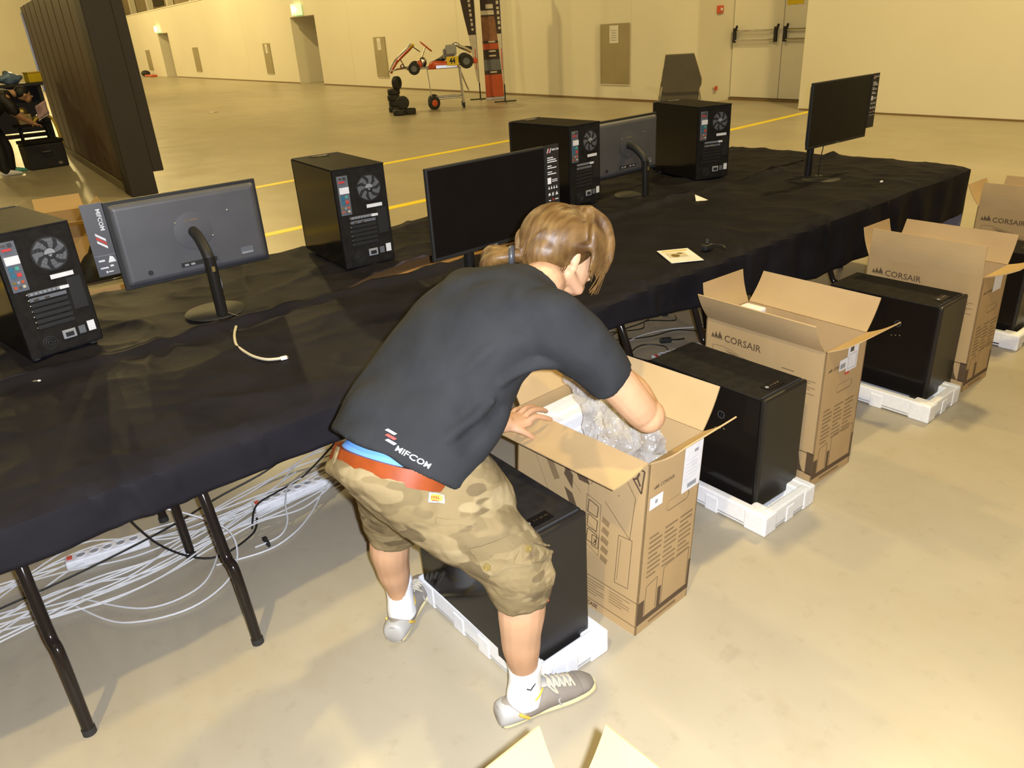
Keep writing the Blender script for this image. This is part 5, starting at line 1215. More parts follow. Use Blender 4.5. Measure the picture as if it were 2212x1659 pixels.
for x in (-0.55, -0.2, 0.2, 0.6): o.tube([(x, -0.27, 0.96), (x, 0.33, 0.96)], 0.015, 8)
o.tube([(-0.417, -0.42, 0.955), (-0.40, 0.50, 0.955)], 0.014, 8); o.tube([(0.83, -0.4, 1.045), (0.83, 0.52, 1.045)], 0.022, 8)
o.tube(spline([(-0.80, -0.13, 0.95), (-0.95, -0.2, 0.93), (-0.98, 0.02, 0.92), (-0.95, 0.24, 0.93), (-0.80, 0.16, 0.95)], 4), 0.016, 8); o.tube([(-0.93, 0.0, 0.93), (-0.80, 0.0, 1.11)], 0.014, 8); o.tube([(-0.62, -0.25, 0.97), (-0.72, -0.1, 1.16)], 0.014, 8); o.ball((-0.70, -0.12, 1.0), (0.05, 0.05, 0.06), 8, 6)
o.build('frame', m_chrome, kart, smooth=True)
o = MB(); o.box(-0.6, 0.55, -0.25, 0.30, 0.925, 0.935); o.build('floor_tray', m_black, kart)
# nose fairing, bent up
o = MB(); P_n = [(-0.99, 0.88), (-0.93, 0.97), (-0.815, 1.12), (-0.656, 1.25), (-0.497, 1.37), (-0.40, 1.46)]
o.loft([((x, 0.02, z), V(0, 0.24 - 0.05 * abs(i - 2), 0), V(-0.03, 0, 0.03)) for i, (x, z) in enumerate(P_n)], 16, 4); o.build('nose_fairing', m_redp, kart, smooth=True)
o = MB(); o.tube(spline([(x - 0.03, -0.20, z + 0.035) for x, z in P_n], 4), 0.02, 8); o.build('fairing_trim', m_chrome, kart, smooth=True)
o = MB(); o.loft([((-0.52, 0.02, 1.34), V(0, 0.12, 0), V(-0.02, 0, 0.03)), ((-0.44, 0.02, 1.44), V(0, 0.13, 0), V(-0.03, 0, 0.03)), ((-0.37, 0.02, 1.47), V(0, 0.06, 0), V(-0.02, 0, 0.02))], 14, 4); o.build('fairing_tip', m_yellow, kart, smooth=True)
o = MB(); o.tube([(-0.40, 0.02, 1.42), (-0.24, 0.02, 1.30)], 0.012, 8); o.build('fairing_stay', m_black, kart)
o = MB(); Ms = Matrix.Translation((-0.09, 0.02, 1.41)) @ Matrix.Rotation(math.radians(41), 4, 'Y'); o.tube([Ms @ V(0.165 * math.cos(a), 0.165 * math.sin(a), 0) for a in [2 * math.pi * k / 28 for k in range(29)]], 0.018, 8); sw = o.build('steering_wheel', m_redp, kart, smooth=True)
o = MB(); o.tube([Ms @ V(-0.16, 0, 0), Ms @ V(0.16, 0, 0)], 0.012, 6); o.tube([Ms @ V(0, -0.16, 0), Ms @ V(0, 0.16, 0)], 0.012, 6); o.build('wheel_spokes', m_black, sw)
o = MB(); o.tube([(-0.10, 0.02, 1.40), (-0.24, 0.02, 1.10), (-0.35, 0.02, 0.97)], 0.014, 8); o.build('steering_column', m_chrome, kart)
o = MB(); o.ball((-0.20, 0.0, 1.07), (0.10, 0.09, 0.12), 10, 7); o.build('fuel_tank', m_chrome, kart, smooth=True); o = MB(); o.ball((-0.28, -0.10, 1.02), (0.07, 0.06, 0.10), 10, 7); o.build('tank_guard', m_redp, kart, smooth=True)
o = MB(); o.loft([((-0.05, 0.03, 1.02), V(0, 0.17, 0), V(0.03, 0, 0.04)), ((0.15, 0.03, 1.06), V(0, 0.19, 0), V(0.0, 0, 0.06)), ((0.32, 0.03, 1.14), V(0, 0.18, 0), V(-0.03, 0, 0.06)), ((0.45, 0.03, 1.33), V(0, 0.16, 0), V(-0.05, 0, 0.02))], 16, 4); o.build('seat', m_black, kart, smooth=True)
o = MB(); o.loft([((-0.08, -0.40, 0.96), V(0, 0.05, 0), V(0, 0, 0.05)), ((0.05, -0.44, 1.0), V(0, 0.07, 0), V(0, 0, 0.09)), ((0.35, -0.45, 1.0), V(0, 0.07, 0), V(0, 0, 0.08)), ((0.62, -0.42, 1.02), V(0, 0.05, 0), V(0, 0, 0.10))], 14, 4); o.build('side_pod', m_redp, kart, smooth=True)
o = MB(); o.box(0.10, 0.60, -0.53, -0.51, 0.93, 0.99); o.build('pod_stripe', m_chrome, kart)
o = MB(); o.box(0.36, 0.64, -0.545, -0.53, 0.97, 1.17); npl = o.build('number_plate', m_yellow, kart, bevel=0.01)
F = Face((0.43, -0.546, 1.0), (1, 0, 0), (0, 0, 1), 0.002); o = MB(); F.text(o, '44', 0, 0.02, 0.12, bold=0.04, sx=0.8); o.build('plate_number', m_black, npl)
o = MB(); o.box(0.30, 0.56, -0.30, -0.10, 1.10, 1.34); o.box(0.36, 0.62, -0.34, -0.20, 1.20, 1.42); o.build('engine', m_grey, kart, bevel=0.03)
for k in range(5): o = MB(); o.box(0.32, 0.60, -0.335, -0.08, 1.13 + k * 0.045, 1.142 + k * 0.045); o.build('cooling_fin', m_midgrey, kart)
o = MB(); o.tube(spline([(0.5, -0.25, 1.38), (0.62, -0.28, 1.42), (0.72, -0.26, 1.36), (0.85, -0.2, 1.30), (0.96, -0.1, 1.24)], 4), 0.045, 10); o.build('exhaust', m_chrome, kart, smooth=True)
o = MB(); o.tube([(0.85, -0.15, 1.32), (0.98, 0.15, 1.30)], 0.05, 10); o.build('silencer', m_black, kart, smooth=True)
o = MB(); o.box(0.98, 1.10, -0.42, 0.45, 0.98, 1.10); o.build('rear_bumper', m_redp, kart, bevel=0.03)
trolley = thing('kart_trolley', 'grey tubular trolley on wheels carrying the racing kart', 'trolley', (11.35, 16.45, 0), KA)
o = MB()
for y in (-0.25, 0.30):
    o.tube([(-0.115, y, 0.925), (-0.06, y, 0.16)], 0.013, 8); o.tube([(0.665, y, 0.93), (0.70, y, 0.10)], 0.030 if y < 0 else 0.018, 10); o.tube([(0.68, y, 0.84), (0.86, y + 0.25, 0.36)], 0.013, 8); o.tube([(-0.05, y, 0.24), (0.70, y, 0.25)], 0.022, 10); o.tube([(-0.12, y, 0.92), (0.67, y, 0.915)], 0.016, 8)
o.tube([(0.70, -0.25, 0.20), (0.70, 0.3, 0.20)], 0.03, 10); o.build('trolley_frame', m_chrome, trolley, smooth=True)
for y in (-0.33, 0.36):
    o = MB(); M = Matrix.Translation((-0.02, y, 0.155)) @ Matrix.Rotation(0.5, 4, 'Z') @ Matrix.Rotation(math.pi / 2, 4, 'X'); tyre_mesh(o, M, 0.155, 0.08); w_ = o.build('trolley_wheel', m_rubber, trolley, smooth=True)
    o = MB(); o.lathe([(0.08, -0.035), (0.03, -0.045), (0.03, 0.045), (0.08, 0.035)], 16, M); o.build('red_hub', m_redp, w_, smooth=True)
for y in (-0.25, 0.30): o = MB(); o.box(0.67, 0.73, y - 0.03, y + 0.03, 0.0, 0.12); o.build('foot_block', m_black, trolley, bevel=0.005)
def loose_tyre(label, x, y, z, M):
    t = thing('loose_tyre', label, 'tyre', (x, y, z), 0, 'loose kart tyres beside the kart')
    o = MB(); tyre_mesh(o, M); o.build('tread_ring', m_rubber, t, smooth=True); o = MB(); o.lathe([(0.078, -0.05), (0.055, -0.03), (0.055, 0.03), (0.078, 0.05)], 16, M); o.build('rim', m_black, t, smooth=True)
Ti = Matrix.Identity(4)
for k in range(4): loose_tyre(['lowest tyre of the left tyre stack beside the kart', 'second tyre from the floor in the left tyre stack', 'third tyre from the floor in the left tyre stack', 'fourth tyre from the floor in the left tyre stack'][k], 10.44 + 0.02 * (k % 2), 16.86, 0.066 + k * 0.132, Ti)
loose_tyre('tyre leaning on top of the left tyre stack under the kart nose', 10.50, 16.74, 0.66, Matrix.Rotation(math.pi / 2, 4, 'X') @ Matrix.Rotation(0.5, 4, 'Y'))
loose_tyre('lowest tyre of the short front tyre stack', 10.05, 16.05, 0.066, Ti)
loose_tyre('second tyre lying at the foot of the front tyre stack', 10.30, 16.0, 0.066, Ti)
loose_tyre('upright tyre standing on the front tyre stack', 10.17, 16.05, 0.265, Matrix.Rotation(KA, 4, 'Z') @ Matrix.Rotation(math.pi / 2, 4, 'X'))

m_flagdark = mat('flag_dark_cloth', (0.045, 0.028, 0.024), 0.7)
m_flagwhite = mat('flag_white_cloth', (0.66, 0.61, 0.52), 0.8)
def feather_flag(label, x, y, rz, lean):
    t = thing('feather_flag', label, 'flag', (x, y, 0), rz, 'feather flags by the long wall')
    o = MB(); o.tube(spline([(0, 0, 0.02), (0, 0, 1.2), (0.0, 0, 2.6), (0.05 * lean, 0, 3.1), (0.25 * lean, 0, 3.4)], 6), 0.011, 8); o.build('pole', m_chrome, t, smooth=True)
    o = MB(); o.tube([(0, 0, 0.0), (0, 0, 0.42)], 0.017, 8); o.tube([(-0.28, 0, 0.015), (0.28, 0, 0.015)], 0.014, 8); o.tube([(0, -0.28, 0.015), (0, 0.28, 0.015)], 0.014, 8); o.build('cross_base', m_black, t)
    L = lean
    def sail(nm, pts, mm):
        q = MB(); n = len(pts); vs = [V(a, -0.004, b) for a, b in pts] + [V(a, 0.004, b) for a, b in pts]
        q.add(vs, [tuple(range(n)), tuple(reversed(range(n, 2 * n)))] + [(i, i + n, (i + 1) % n + n, (i + 1) % n) for i in range(n)]); return q.build(nm, mm, t)
    sail('lower_sail', [(0.0, 0.40), (0.0, 1.58), (0.20 * L, 1.58), (0.13 * L, 1.0), (0.05 * L, 0.45)], m_flagwhite)
    up_ = sail('upper_sail', [(0.0, 1.58), (0.0, 2.7), (0.06 * L, 3.1), (0.25 * L, 3.4), (0.36 * L, 3.1), (0.36 * L, 2.5), (0.28 * L, 2.0), (0.20 * L, 1.58)], m_flagdark)
    k = MB()
    for q in range(9):
        z = 1.68 + q * 0.11; xx = (0.08 + 0.008 * q) * L
        k.box(xx - 0.028, xx + 0.028, -0.007, -0.005, z, z + 0.055 + 0.02 * (q % 2))
    k.build('flag_lettering', m_flagwhite, up_, kind='stuff')
    k = MB(); k.box(0.05 * L - 0.01, 0.05 * L + 0.01, -0.007, -0.005, 0.75, 1.25); k.build('flag_red_line', m_red, up_)
    return t
feather_flag('dark feather flag left of the red banner', 13.30, 17.12, KA, -1)
feather_flag('dark feather flag just right of the red banner', 13.08, 15.82, KA, -0.55)
t = thing('banner', 'tall narrow roll-up banner with red foot between two flags', 'banner', (13.40, 16.62, 0), KA)
o = MB(); o.box(-0.235, 0.235, -0.006, 0.006, 0.07, 3.3); sheet = o.build('sheet', m_flagdark, t)
o = MB(); o.box(-0.25, 0.25, -0.06, 0.06, 0, 0.07); o.build('roller_base', m_chrome, t, bevel=0.01)
m_bannerred = mat('banner_red', (0.50, 0.085, 0.02), 0.6)
m_bannerbrown = mat('banner_brown', (0.18, 0.075, 0.03), 0.6, col2=(0.30, 0.13, 0.06), nscale=6)
for nm, z0, z1, mm in (('banner_red_foot', 0.08, 0.62, m_bannerred), ('banner_grey_band', 0.72, 0.98, m_midgrey), ('banner_red_band', 1.22, 1.36, m_bannerred), ('banner_picture', 1.42, 1.98, m_bannerbrown), ('banner_white_band', 2.02, 2.12, m_flagwhite), ('banner_emblem', 2.16, 2.26, m_flagwhite)):
    o = MB(); w_ = 0.10 if nm == 'banner_emblem' else 0.233; o.box(-w_, w_, -0.009, -0.006, z0, z1); o.build(nm, mm, sheet)
o = MB()
for z in (0.66, 1.05, 1.16, 1.38): o.box(-0.09, 0.09, -0.011, -0.006, z, z + 0.035)
o.build('banner_lettering', m_flagwhite, sheet)

# ------------------------------------------------------------------ stacked chairs behind the rightmost tower
m_chairback = mat('chair_fabric_warm_lit', (0.12, 0.096, 0.045), 0.7)  # black fabric turned olive: warm lamp light is put into the colour
def chair(label, x, y, z, rz):
    t = thing('stacking_chair', label, 'chair', (x, y, z), rz, 'stacked chairs behind the tables')
    o = MB(); o.box(-0.22, 0.22, -0.02, 0.42, 0.42, 0.455); o.build('seat', m_chairback, t, bevel=0.015)
    o = MB(); a = 0.06
    o.add([(-0.18, -0.04, 0.55), (0.18, -0.04, 0.55), (0.20, -0.02, 0.66), (0.13, -0.075, 0.90), (-0.18, -0.075, 0.90), (-0.19, -0.02, 0.66)], [])
    pts = [(-0.17, 0.56), (0.17, 0.56), (0.20, 0.63), (0.20, 0.68), (0.12, 0.91), (-0.15, 0.91), (-0.18, 0.68)]
    o = MB(); n = len(pts); vs = [V(p, -0.05 - 0.10 * (z_ - 0.56), z_) for p, z_ in pts] + [V(p, -0.015 - 0.10 * (z_ - 0.56), z_) for p, z_ in pts]
    o.add(vs, [tuple(range(n)), tuple(reversed(range(n, 2 * n)))] + [(i, i + n, (i + 1) % n + n, (i + 1) % n) for i in range(n)]); o.build('backrest', m_chairback, t, bevel=0.008)
    for sx in (-1, 1):
        o = MB(); o.tube(spline([(sx * 0.17, -0.045, 0.62), (sx * 0.20, -0.02, 0.46), (sx * 0.22, -0.08, 0.0)], 5), 0.011, 8); o.build('leg', m_chrome, t, smooth=True)
        o = MB(); o.tube(spline([(sx * 0.21, 0.02, 0.43), (sx * 0.22, 0.38, 0.43), (sx * 0.225, 0.44, 0.0)], 5), 0.011, 8); o.build('leg', m_chrome, t, smooth=True)
    return t
CH = ['topmost chair of the black stack behind the rightmost tower', 'second chair from top in the black stack behind the rightmost tower', 'third chair from top in the black stack behind the rightmost tower', 'fourth chair from top in the black stack', 'lowest chair of the black stack behind the rightmost tower']
_c, _s = math.cos(math.radians(-52)), math.sin(math.radians(-52))
for k in range(5):
    dx, dy = -0.020 * k, 0.055 * k
    chair(CH[k], 6.40 + dx * _c - dy * _s, 5.04 + dx * _s + dy * _c, max(0.0, 0.50 - 0.125 * k), math.radians(-52))

# ------------------------------------------------------------------ cartons and bag beyond the tables on the left
def plain_carton(label, x, y, rz, W, D, H, fl):
    return carton(label, x, y, rz, W, D, H, 0.0, fl, FL=0.16, prints=False)
plain_carton('open carton standing beyond the left computer tower', 1.02, 7.55, R_(-8), 0.42, 0.85, 0.40, {'l': 60, 'r': 55, 'f': 70, 'b': 40})
plain_carton('brown carton close behind the tables, below the info card', 0.62, 4.75, R_(-3), 0.55, 0.42, 0.42, {'l': 85, 'r': 85})
t = thing('black_bag', 'black bag lying on the floor near the yellow tape', 'bag', (1.36, 7.02, 0), R_(5))
o = MB(); o.loft([((-0.22, 0, 0.08), V(0, 0.08, 0), V(0, 0, 0.07)), ((-0.12, 0, 0.13), V(0, 0.13, 0), V(0, 0, 0.12)), ((0.08, 0, 0.14), V(0, 0.14, 0), V(0, 0, 0.135)), ((0.22, 0, 0.07), V(0, 0.08, 0), V(0, 0, 0.065))], 16, 4); o.build('bag_body', m_black, t, smooth=True)
o = MB(); o.tube(spline([(-0.12, 0.0, 0.24), (-0.06, 0.0, 0.33), (0.06, 0, 0.33), (0.12, 0, 0.25)], 5), 0.012, 8); o.build('bag_handle', m_black, t, smooth=True)
t = thing('litter', 'small white scrap lying far out on the hall floor', 'litter', (8.2, 22.95, 0), 0.4)
o = MB(); o.box(-0.11, 0.11, -0.05, 0.05, 0, 0.012); o.build('scrap_body', m_paper, t, bevel=0.004); o = MB(); o.box(0.02, 0.12, -0.06, 0.0, 0.012, 0.03); o.build('scrap_fold', m_paper, t)
t = thing('fire_hose', 'dark and red object on the floor by the far exit niche', 'object', tuple(wpt(58.6, 0, -0.5)), 1.5)
o = MB(); o.box(-1.3, 0.7, -0.2, 0.2, 0, 0.14); o.build('red_body', m_redp, t, bevel=0.05); o = MB(); o.ball((1.1, 0, 0.2), (0.5, 0.3, 0.2), 12, 8); o.build('dark_end', m_black, t, smooth=True)

# ------------------------------------------------------------------ workshop corner at the left edge
B2 = V(1.86, 15.2, 0)
p2 = thing('person', 'person in black clothes stooping at the left picture edge', 'person', tuple(B2))
bd = MB()
limb(bd, [(1.80, 15.10, 0.85), (1.84, 15.05, 0.45), (1.83, 15.06, 0.08)], [0.10, 0.065, 0.045]); limb(bd, [(1.84, 15.34, 0.85), (1.98, 15.34, 0.45), (1.96, 15.36, 0.08)], [0.10, 0.065, 0.045])
bd.loft([((1.80, 15.2, 0.82), V(0, 0.16, 0), V(-0.11, 0, 0.06)), ((1.92, 15.22, 1.02), V(0, 0.16, 0), V(-0.09, 0, 0.09)), ((2.14, 15.24, 1.17), V(0, 0.19, 0), V(-0.06, 0, 0.11)), ((2.26, 15.24, 1.22), V(0, 0.10, 0), V(-0.03, 0, 0.07))], 18, 4)
limb(bd, [(2.25, 15.24, 1.22), (2.38, 15.24, 1.22)], [0.06, 0.055]); bd.ball((2.44, 15.24, 1.20), (0.11, 0.08, 0.10), 16, 10); bd.ball((2.49, 15.24, 1.14), (0.06, 0.06, 0.08), 14, 8); bd.ball((2.56, 15.24, 1.15), (0.02, 0.015, 0.02), 8, 6); bd.ball((2.45, 15.155, 1.18), (0.02, 0.012, 0.03), 8, 6)
for s in (-1, 1):
    limb(bd, [(2.16, 15.24 + s * 0.20, 1.17), (2.22, 15.24 + s * 0.24, 0.95), (2.40, 15.24 + s * 0.18, 0.78), (2.46, 15.24 + s * 0.16, 0.74)], [0.058, 0.046, 0.034, 0.03])
    for k in range(4): limb(bd, [(2.46, 15.20 + s * 0.16 + 0.022 * k, 0.735), (2.52, 15.20 + s * 0.16 + 0.022 * k, 0.715), (2.535, 15.20 + s * 0.15 + 0.022 * k, 0.68)], [0.011, 0.010, 0.008], 8)
    limb(bd, [(2.45, 15.24 + s * 0.10, 0.74), (2.48, 15.24 + s * 0.08, 0.71)], [0.012, 0.009], 8)
fused(bd, 'body', m_skin2, p2, 0.009, 3, base=B2)
sh2 = MB(); sh2.loft([((1.79, 15.2, 0.80), V(0, 0.19, 0), V(-0.14, 0, 0.08)), ((1.92, 15.22, 1.02), V(0, 0.185, 0), V(-0.115, 0, 0.115)), ((2.14, 15.24, 1.17), V(0, 0.215, 0), V(-0.08, 0, 0.135)), ((2.27, 15.24, 1.22), V(0, 0.09, 0), V(-0.03, 0, 0.07))], 20, 4)
for s in (-1, 1): limb(sh2, [(2.12, 15.24 + s * 0.17, 1.16), (2.19, 15.24 + s * 0.225, 1.04), (2.215, 15.24 + s * 0.235, 0.97)], [0.098, 0.085, 0.076])
fused(sh2, 'shirt', m_black, p2, 0.012, 4, base=B2)
tr = MB(); tr.loft([((1.80, 15.2, 0.88), V(0, 0.185, 0), V(-0.13, 0, 0.05)), ((1.81, 15.2, 0.74), V(0, 0.19, 0), V(-0.12, 0, 0.0))], 20, 3)
limb(tr, [(1.80, 15.10, 0.80), (1.84, 15.05, 0.45), (1.83, 15.06, 0.09)], [0.115, 0.085, 0.075]); limb(tr, [(1.84, 15.34, 0.80), (1.98, 15.34, 0.45), (1.96, 15.36, 0.09)], [0.115, 0.085, 0.075])
fused(tr, 'trousers', m_black, p2, 0.012, 4, base=B2)
ha = MB(); ha.ball((2.425, 15.24, 1.225), (0.118, 0.092, 0.10), 16, 10); fused(ha, 'hair', m_black, p2, 0.012, 2, base=B2)
for (x, y, mm) in ((1.86, 15.05, m_white), (1.99, 15.36, m_teal)):
    o = MB(); o.loft([((x - 0.10 - B2.x, y - B2.y, 0.045), V(0, 0.035, 0), V(0, 0, 0.04)), ((x - B2.x, y - B2.y, 0.05), V(0, 0.045, 0), V(0, 0, 0.05)), ((x + 0.13 - B2.x, y - B2.y, 0.035), V(0, 0.045, 0), V(0, 0, 0.032)), ((x + 0.19 - B2.x, y - B2.y, 0.025), V(0, 0.025, 0), V(0, 0, 0.02))], 16, 4); o.build('shoe', mm, p2, smooth=True)
t = thing('equipment_case', 'black equipment case on the floor beside the stooping person', 'case', (2.52, 15.55, 0), R_(4))
o = MB(); o.box(-0.30, 0.30, -0.22, 0.22, 0.0, 0.40); o.build('case_body', m_black, t, bevel=0.02); o = MB(); o.box(-0.31, 0.31, -0.23, 0.23, 0.40, 0.46); o.build('case_lid', m_steel, t, bevel=0.015); o = MB(); o.box(0.14, 0.20, -0.235, -0.22, 0.05, 0.09); o.build('latch', m_chrome, t); o = MB(); o.tube([(-0.08, -0.24, 0.3), (-0.06, -0.27, 0.28), (0.06, -0.27, 0.28), (0.08, -0.24, 0.3)], 0.01, 6); o.build('handle', m_chrome, t)
t = thing('engine_stand', 'cluttered stand with engine parts beside the dark partition', 'stand', (2.55, 15.95, 0), R_(-4))
for sx in (-0.22, 0.22):
    for sy in (-0.18, 0.18): o = MB(); o.tube([(sx, sy, 0), (sx * 0.9, sy, 0.66)], 0.015, 8); o.build('leg', m_black, t)
o = MB(); o.box(-0.28, 0.28, -0.22, 0.22, 0.66, 0.69); o.build('stand_plate', m_steel, t); o = MB(); o.box(-0.20, 0.02, -0.16, 0.10, 0.69, 0.86); o.ball((-0.10, -0.05, 0.88), 0.09, 10, 7); o.build('engine_block', m_brass, t, bevel=0.015)
o = MB(); o.tube(spline([(0.0, -0.1, 0.75), (0.10, -0.14, 0.82), (0.20, -0.1, 0.74)], 5), 0.03, 10); o.build('exhaust_elbow', m_chrome, t, smooth=True); o = MB(); o.ball((0.04, -0.18, 0.72), 0.03, 8, 6); o.build('bright_fitting', m_chrome, t)
o = MB(); o.tube(spline([(-0.02, -0.2, 0.66), (0.08, -0.2, 0.78), (0.26, -0.2, 0.80), (0.33, -0.2, 0.66), (0.36, -0.2, 0.30)], 6), 0.022, 10); o.build('yellow_tube', m_gold, t, smooth=True)
t = thing('workbench', 'dark workbench with shelf behind the stooping person', 'workbench', (2.35, 16.55, 0), R_(-4))
for sx in (-0.55, 0.55):
    for sy in (-0.25, 0.25): o = MB(); o.box(sx - 0.03, sx + 0.03, sy - 0.03, sy + 0.03, 0, 1.28); o.build('leg', m_black, t)
o = MB(); o.box(-0.62, 0.62, -0.32, 0.32, 1.28, 1.33); o.build('bench_top', m_partd, t, bevel=0.006); o = MB(); o.box(-0.58, 0.58, -0.28, 0.28, 0.45, 0.48); o.build('shelf', m_partd, t); o = MB(); o.box(-0.58, 0.58, 0.26, 0.28, 0.5, 1.27); o.build('back_board', m_partd, t)
t = thing('blue_bag', 'crumpled blue plastic bag lying on the workbench', 'plastic bag', (2.52, 16.45, 1.33))
o = MB(); o.ball((0, 0, 0.08), (0.20, 0.13, 0.09), 18, 12)
for p in o.v: p += noise.noise_vector(p * 9) * 0.05; p.z = max(p.z, 0.0)
o.build('bag_body', mat('blue_plastic', (0.16, 0.26, 0.42), 0.3, spec=0.6), t); o = MB(); o.ball((-0.05, 0, 0.17), (0.05, 0.04, 0.05), 8, 6); o.build('bag_knot', m_midgrey, t)
t = thing('yellow_box', 'small yellow box beside the blue bag on the workbench', 'box', (2.86, 16.42, 1.33), 0.2)
o = MB(); o.box(-0.11, 0.11, -0.10, 0.10, 0, 0.15); o.build('box_body', m_yellow, t, bevel=0.01); o = MB(); o.box(-0.115, 0.115, -0.105, 0.105, 0.15, 0.17); o.build('box_lid', m_gold, t)
t = thing('cloth_rag', 'pale pink rag hanging over the engine stand', 'rag', (2.72, 15.66, 0.72), 0.3)
o = MB(); vs = []
for i in range(7):
    for j in range(7): vs.append(V(-0.10 + 0.2 * i / 6 + 0.015 * noise.noise(V(i, j, 3)), 0.02 * noise.noise(V(i * 0.7, j * 0.7, 0)), 0.04 + 0.22 * j / 6 + 0.08 * i / 6))
o.add(vs, [(i * 7 + j, (i + 1) * 7 + j, (i + 1) * 7 + j + 1, i * 7 + j + 1) for i in range(6) for j in range(6)]); rg = o.build('rag_cloth', mat('pink_cloth', (0.60, 0.40, 0.42), 0.9), t, smooth=True); sm = rg.modifiers.new('thickness', 'SOLIDIFY'); sm.thickness = 0.004
o = MB(); o.tube([(-0.11, 0, 0.03), (0.11, 0, 0.12)], 0.006, 6); o.build('rag_hem', m_paper, t)

# ---- print on the shirt, patch, pockets and small trims of the shorts
def wrapped(mb, name, m, target, off, parent=person, thick=0.0, label=None):
    mb.v = [p - PB for p in mb.v]
    ob = mb.build(name, m, parent, fix=False)
    sw = ob.modifiers.new('lie_on', 'SHRINKWRAP'); sw.target = target; sw.wrap_method = 'NEAREST_SURFACEPOINT'; sw.wrap_mode = 'ABOVE_SURFACE'; sw.offset = off
    if thick:
        so = ob.modifiers.new('thickness', 'SOLIDIFY'); so.thickness = thick; so.offset = 1
    if label: ob['label'] = label
    return ob
A_ = V(0.7424, 1.4003, 0.9121); U_ = (V(0.7927, 1.3117, 0.8650) - A_).normalized(); N_ = V(-0.56, -0.60, 0.56).normalized(); U_ = (U_ - N_ * U_.dot(N_)).normalized(); V_ = N_.cross(U_)
LF = Face(A_ + N_ * 0.004, U_, V_)
def shape(bars, fn):
    o = MB(); fn(o); return o
o = MB(); LF.poly(o, [(-0.002, 0.004), (0.003, 0.010), (0.028, 0.010), (0.023, 0.004)][::1]); LF.poly(o, [(0.010, -0.016), (0.015, -0.010), (0.040, -0.010), (0.035, -0.016)]); wrapped(o, 'logo_white_bars', m_white, shirt, 0.0018)
o = MB(); LF.poly(o, [(0.004, -0.006), (0.009, 0.000), (0.034, 0.000), (0.029, -0.006)]); wrapped(o, 'logo_red_bar', m_red, shirt, 0.0018)
o = MB(); LF.text(o, 'MIFCOM', 0.042, -0.025, 0.0135, bold=0.012, sx=1.22, slant=0.1); wrapped(o, 'logo_lettering', m_white, shirt, 0.0018)
def grid_patch(c00, c10, c11, c01, nx=10, ny=8):
    o = MB(); vs = []; fs = []
    for i in range(nx + 1):
        for j in range(ny + 1):
            a, b = i / nx, j / ny; vs.append(V(*c00) * (1 - a) * (1 - b) + V(*c10) * a * (1 - b) + V(*c11) * a * b + V(*c01) * (1 - a) * b)
    for i in range(nx):
        for j in range(ny): fs.append((i * (ny + 1) + j, (i + 1) * (ny + 1) + j, (i + 1) * (ny + 1) + j + 1, i * (ny + 1) + j + 1))
    o.add(vs, fs); return o
# waistband patch with orange lettering block
pc = V(0.783, 1.280, 0.772); pu = V(0.80, -0.45, -0.25).normalized(); pn = V(-0.45, -0.86, 0.22).normalized(); pu = (pu - pn * pu.dot(pn)).normalized(); pv = pn.cross(pu)
pq = lambda x, y: tuple(pc + pu * x + pv * y + pn * 0.006)
wrapped(grid_patch(pq(-0.020, -0.012), pq(0.020, -0.012), pq(0.020, 0.012), pq(-0.020, 0.012)), 'waist_patch', m_grey, shorts, 0.002, thick=0.001)
wrapped(grid_patch(pq(-0.015, -0.008), pq(0.015, -0.008), pq(0.015, 0.008), pq(-0.015, 0.008)), 'patch_field', m_gold, shorts, 0.0036)
o = MB(); PF = Face(pc + pn * 0.01, pu, pv)
for q in range(4): PF.rect(o, -0.012 + q * 0.006, -0.002, -0.0078 + q * 0.006, 0.004)
PF.rect(o, -0.008, -0.006, 0.008, -0.004); wrapped(o, 'patch_print', m_bannerred, shorts, 0.0042)
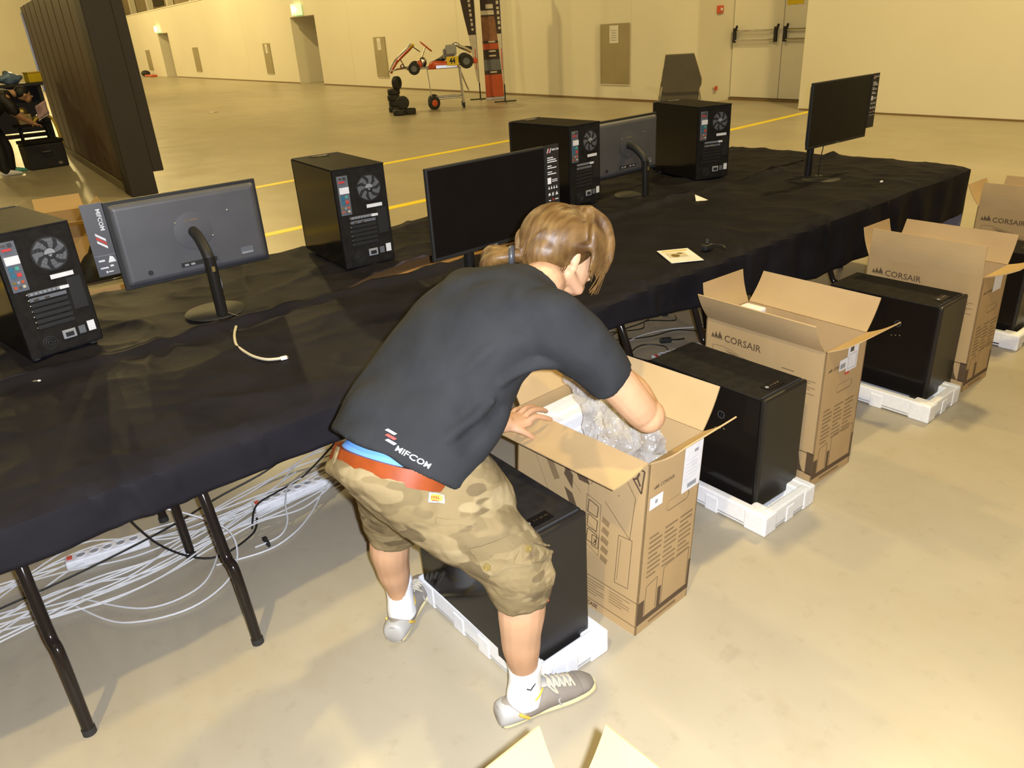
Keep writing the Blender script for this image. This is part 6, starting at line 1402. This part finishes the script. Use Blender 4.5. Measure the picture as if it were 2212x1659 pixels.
# cargo pocket with flap on the right thigh
wrapped(grid_patch(*[(0.808, 1.18, 0.618), (0.984, 1.127, 0.637), (0.993, 1.115, 0.528), (0.84, 1.157, 0.504)], 16, 12), 'cargo_pocket', m_camo, shorts, 0.007, thick=0.004)
wrapped(grid_patch(*[(0.793, 1.19, 0.658), (0.977, 1.14, 0.672), (1.002, 1.126, 0.61), (0.826, 1.171, 0.586)], 16, 10), 'pocket_flap', m_camo, shorts, 0.013, thick=0.004)
for c, nn in (((0.8272, 1.1668, 0.6091), (-0.74, -0.64, 0.2)), ((0.9236, 1.1304, 0.6303), (-0.1, -0.88, 0.45))):
    nn = V(*nn).normalized(); q1 = nn.orthogonal().normalized(); q2 = nn.cross(q1); o = MB(); c = V(*c) + nn * 0.0005 - PB
    o.lathe([(0.0095, 0), (0.0095, 0.003), (0.006, 0.0035), (0.006, 0.0015)], 16, Matrix.Translation(c) @ Matrix((q1, q2, nn)).transposed().to_4x4()); o.build('pocket_button', m_brass, person)
# rear pocket welt, belt loop, orange tag
wrapped(grid_patch((0.770, 1.275, 0.725), (0.850, 1.245, 0.690), (0.846, 1.245, 0.678), (0.766, 1.275, 0.712), 10, 3), 'pocket_welt', m_camo, shorts, 0.004, thick=0.003)
o = MB(); lp = WB + WAx * 0.35 * 1.04 + WBx * 0.937 * 1.045; d_ = (WAx * 0.937 - WBx * 0.35).normalized() * 0.007
o.plate(lp - d_ - WN_ * 0.04 - PB, lp + d_ - WN_ * 0.04 - PB, lp + d_ + WN_ * 0.020 - PB, lp - d_ + WN_ * 0.020 - PB, 0.006); o.build('belt_loop', m_camo, person, bevel=0.002)
o = MB(); c = V(0.962, 1.120, 0.468) - PB; o.box(-0.004, 0.004, -0.003, 0.003, -0.018, 0.018, Matrix.Translation(c) @ Matrix.Rotation(-0.35, 4, 'Y')); o.build('orange_tag', mat('orange_tag', (0.85, 0.12, 0.04), 0.6), person)
# dark emblem on the right sock
o = MB(); c = V(0.940, 1.170, 0.135) - PB; o.tube([c + V(-0.014, 0.002, 0.006), c + V(-0.004, -0.001, -0.003), c + V(0.016, 0.002, 0.006)], 0.0018, 6); o.build('sock_emblem', m_black, person)
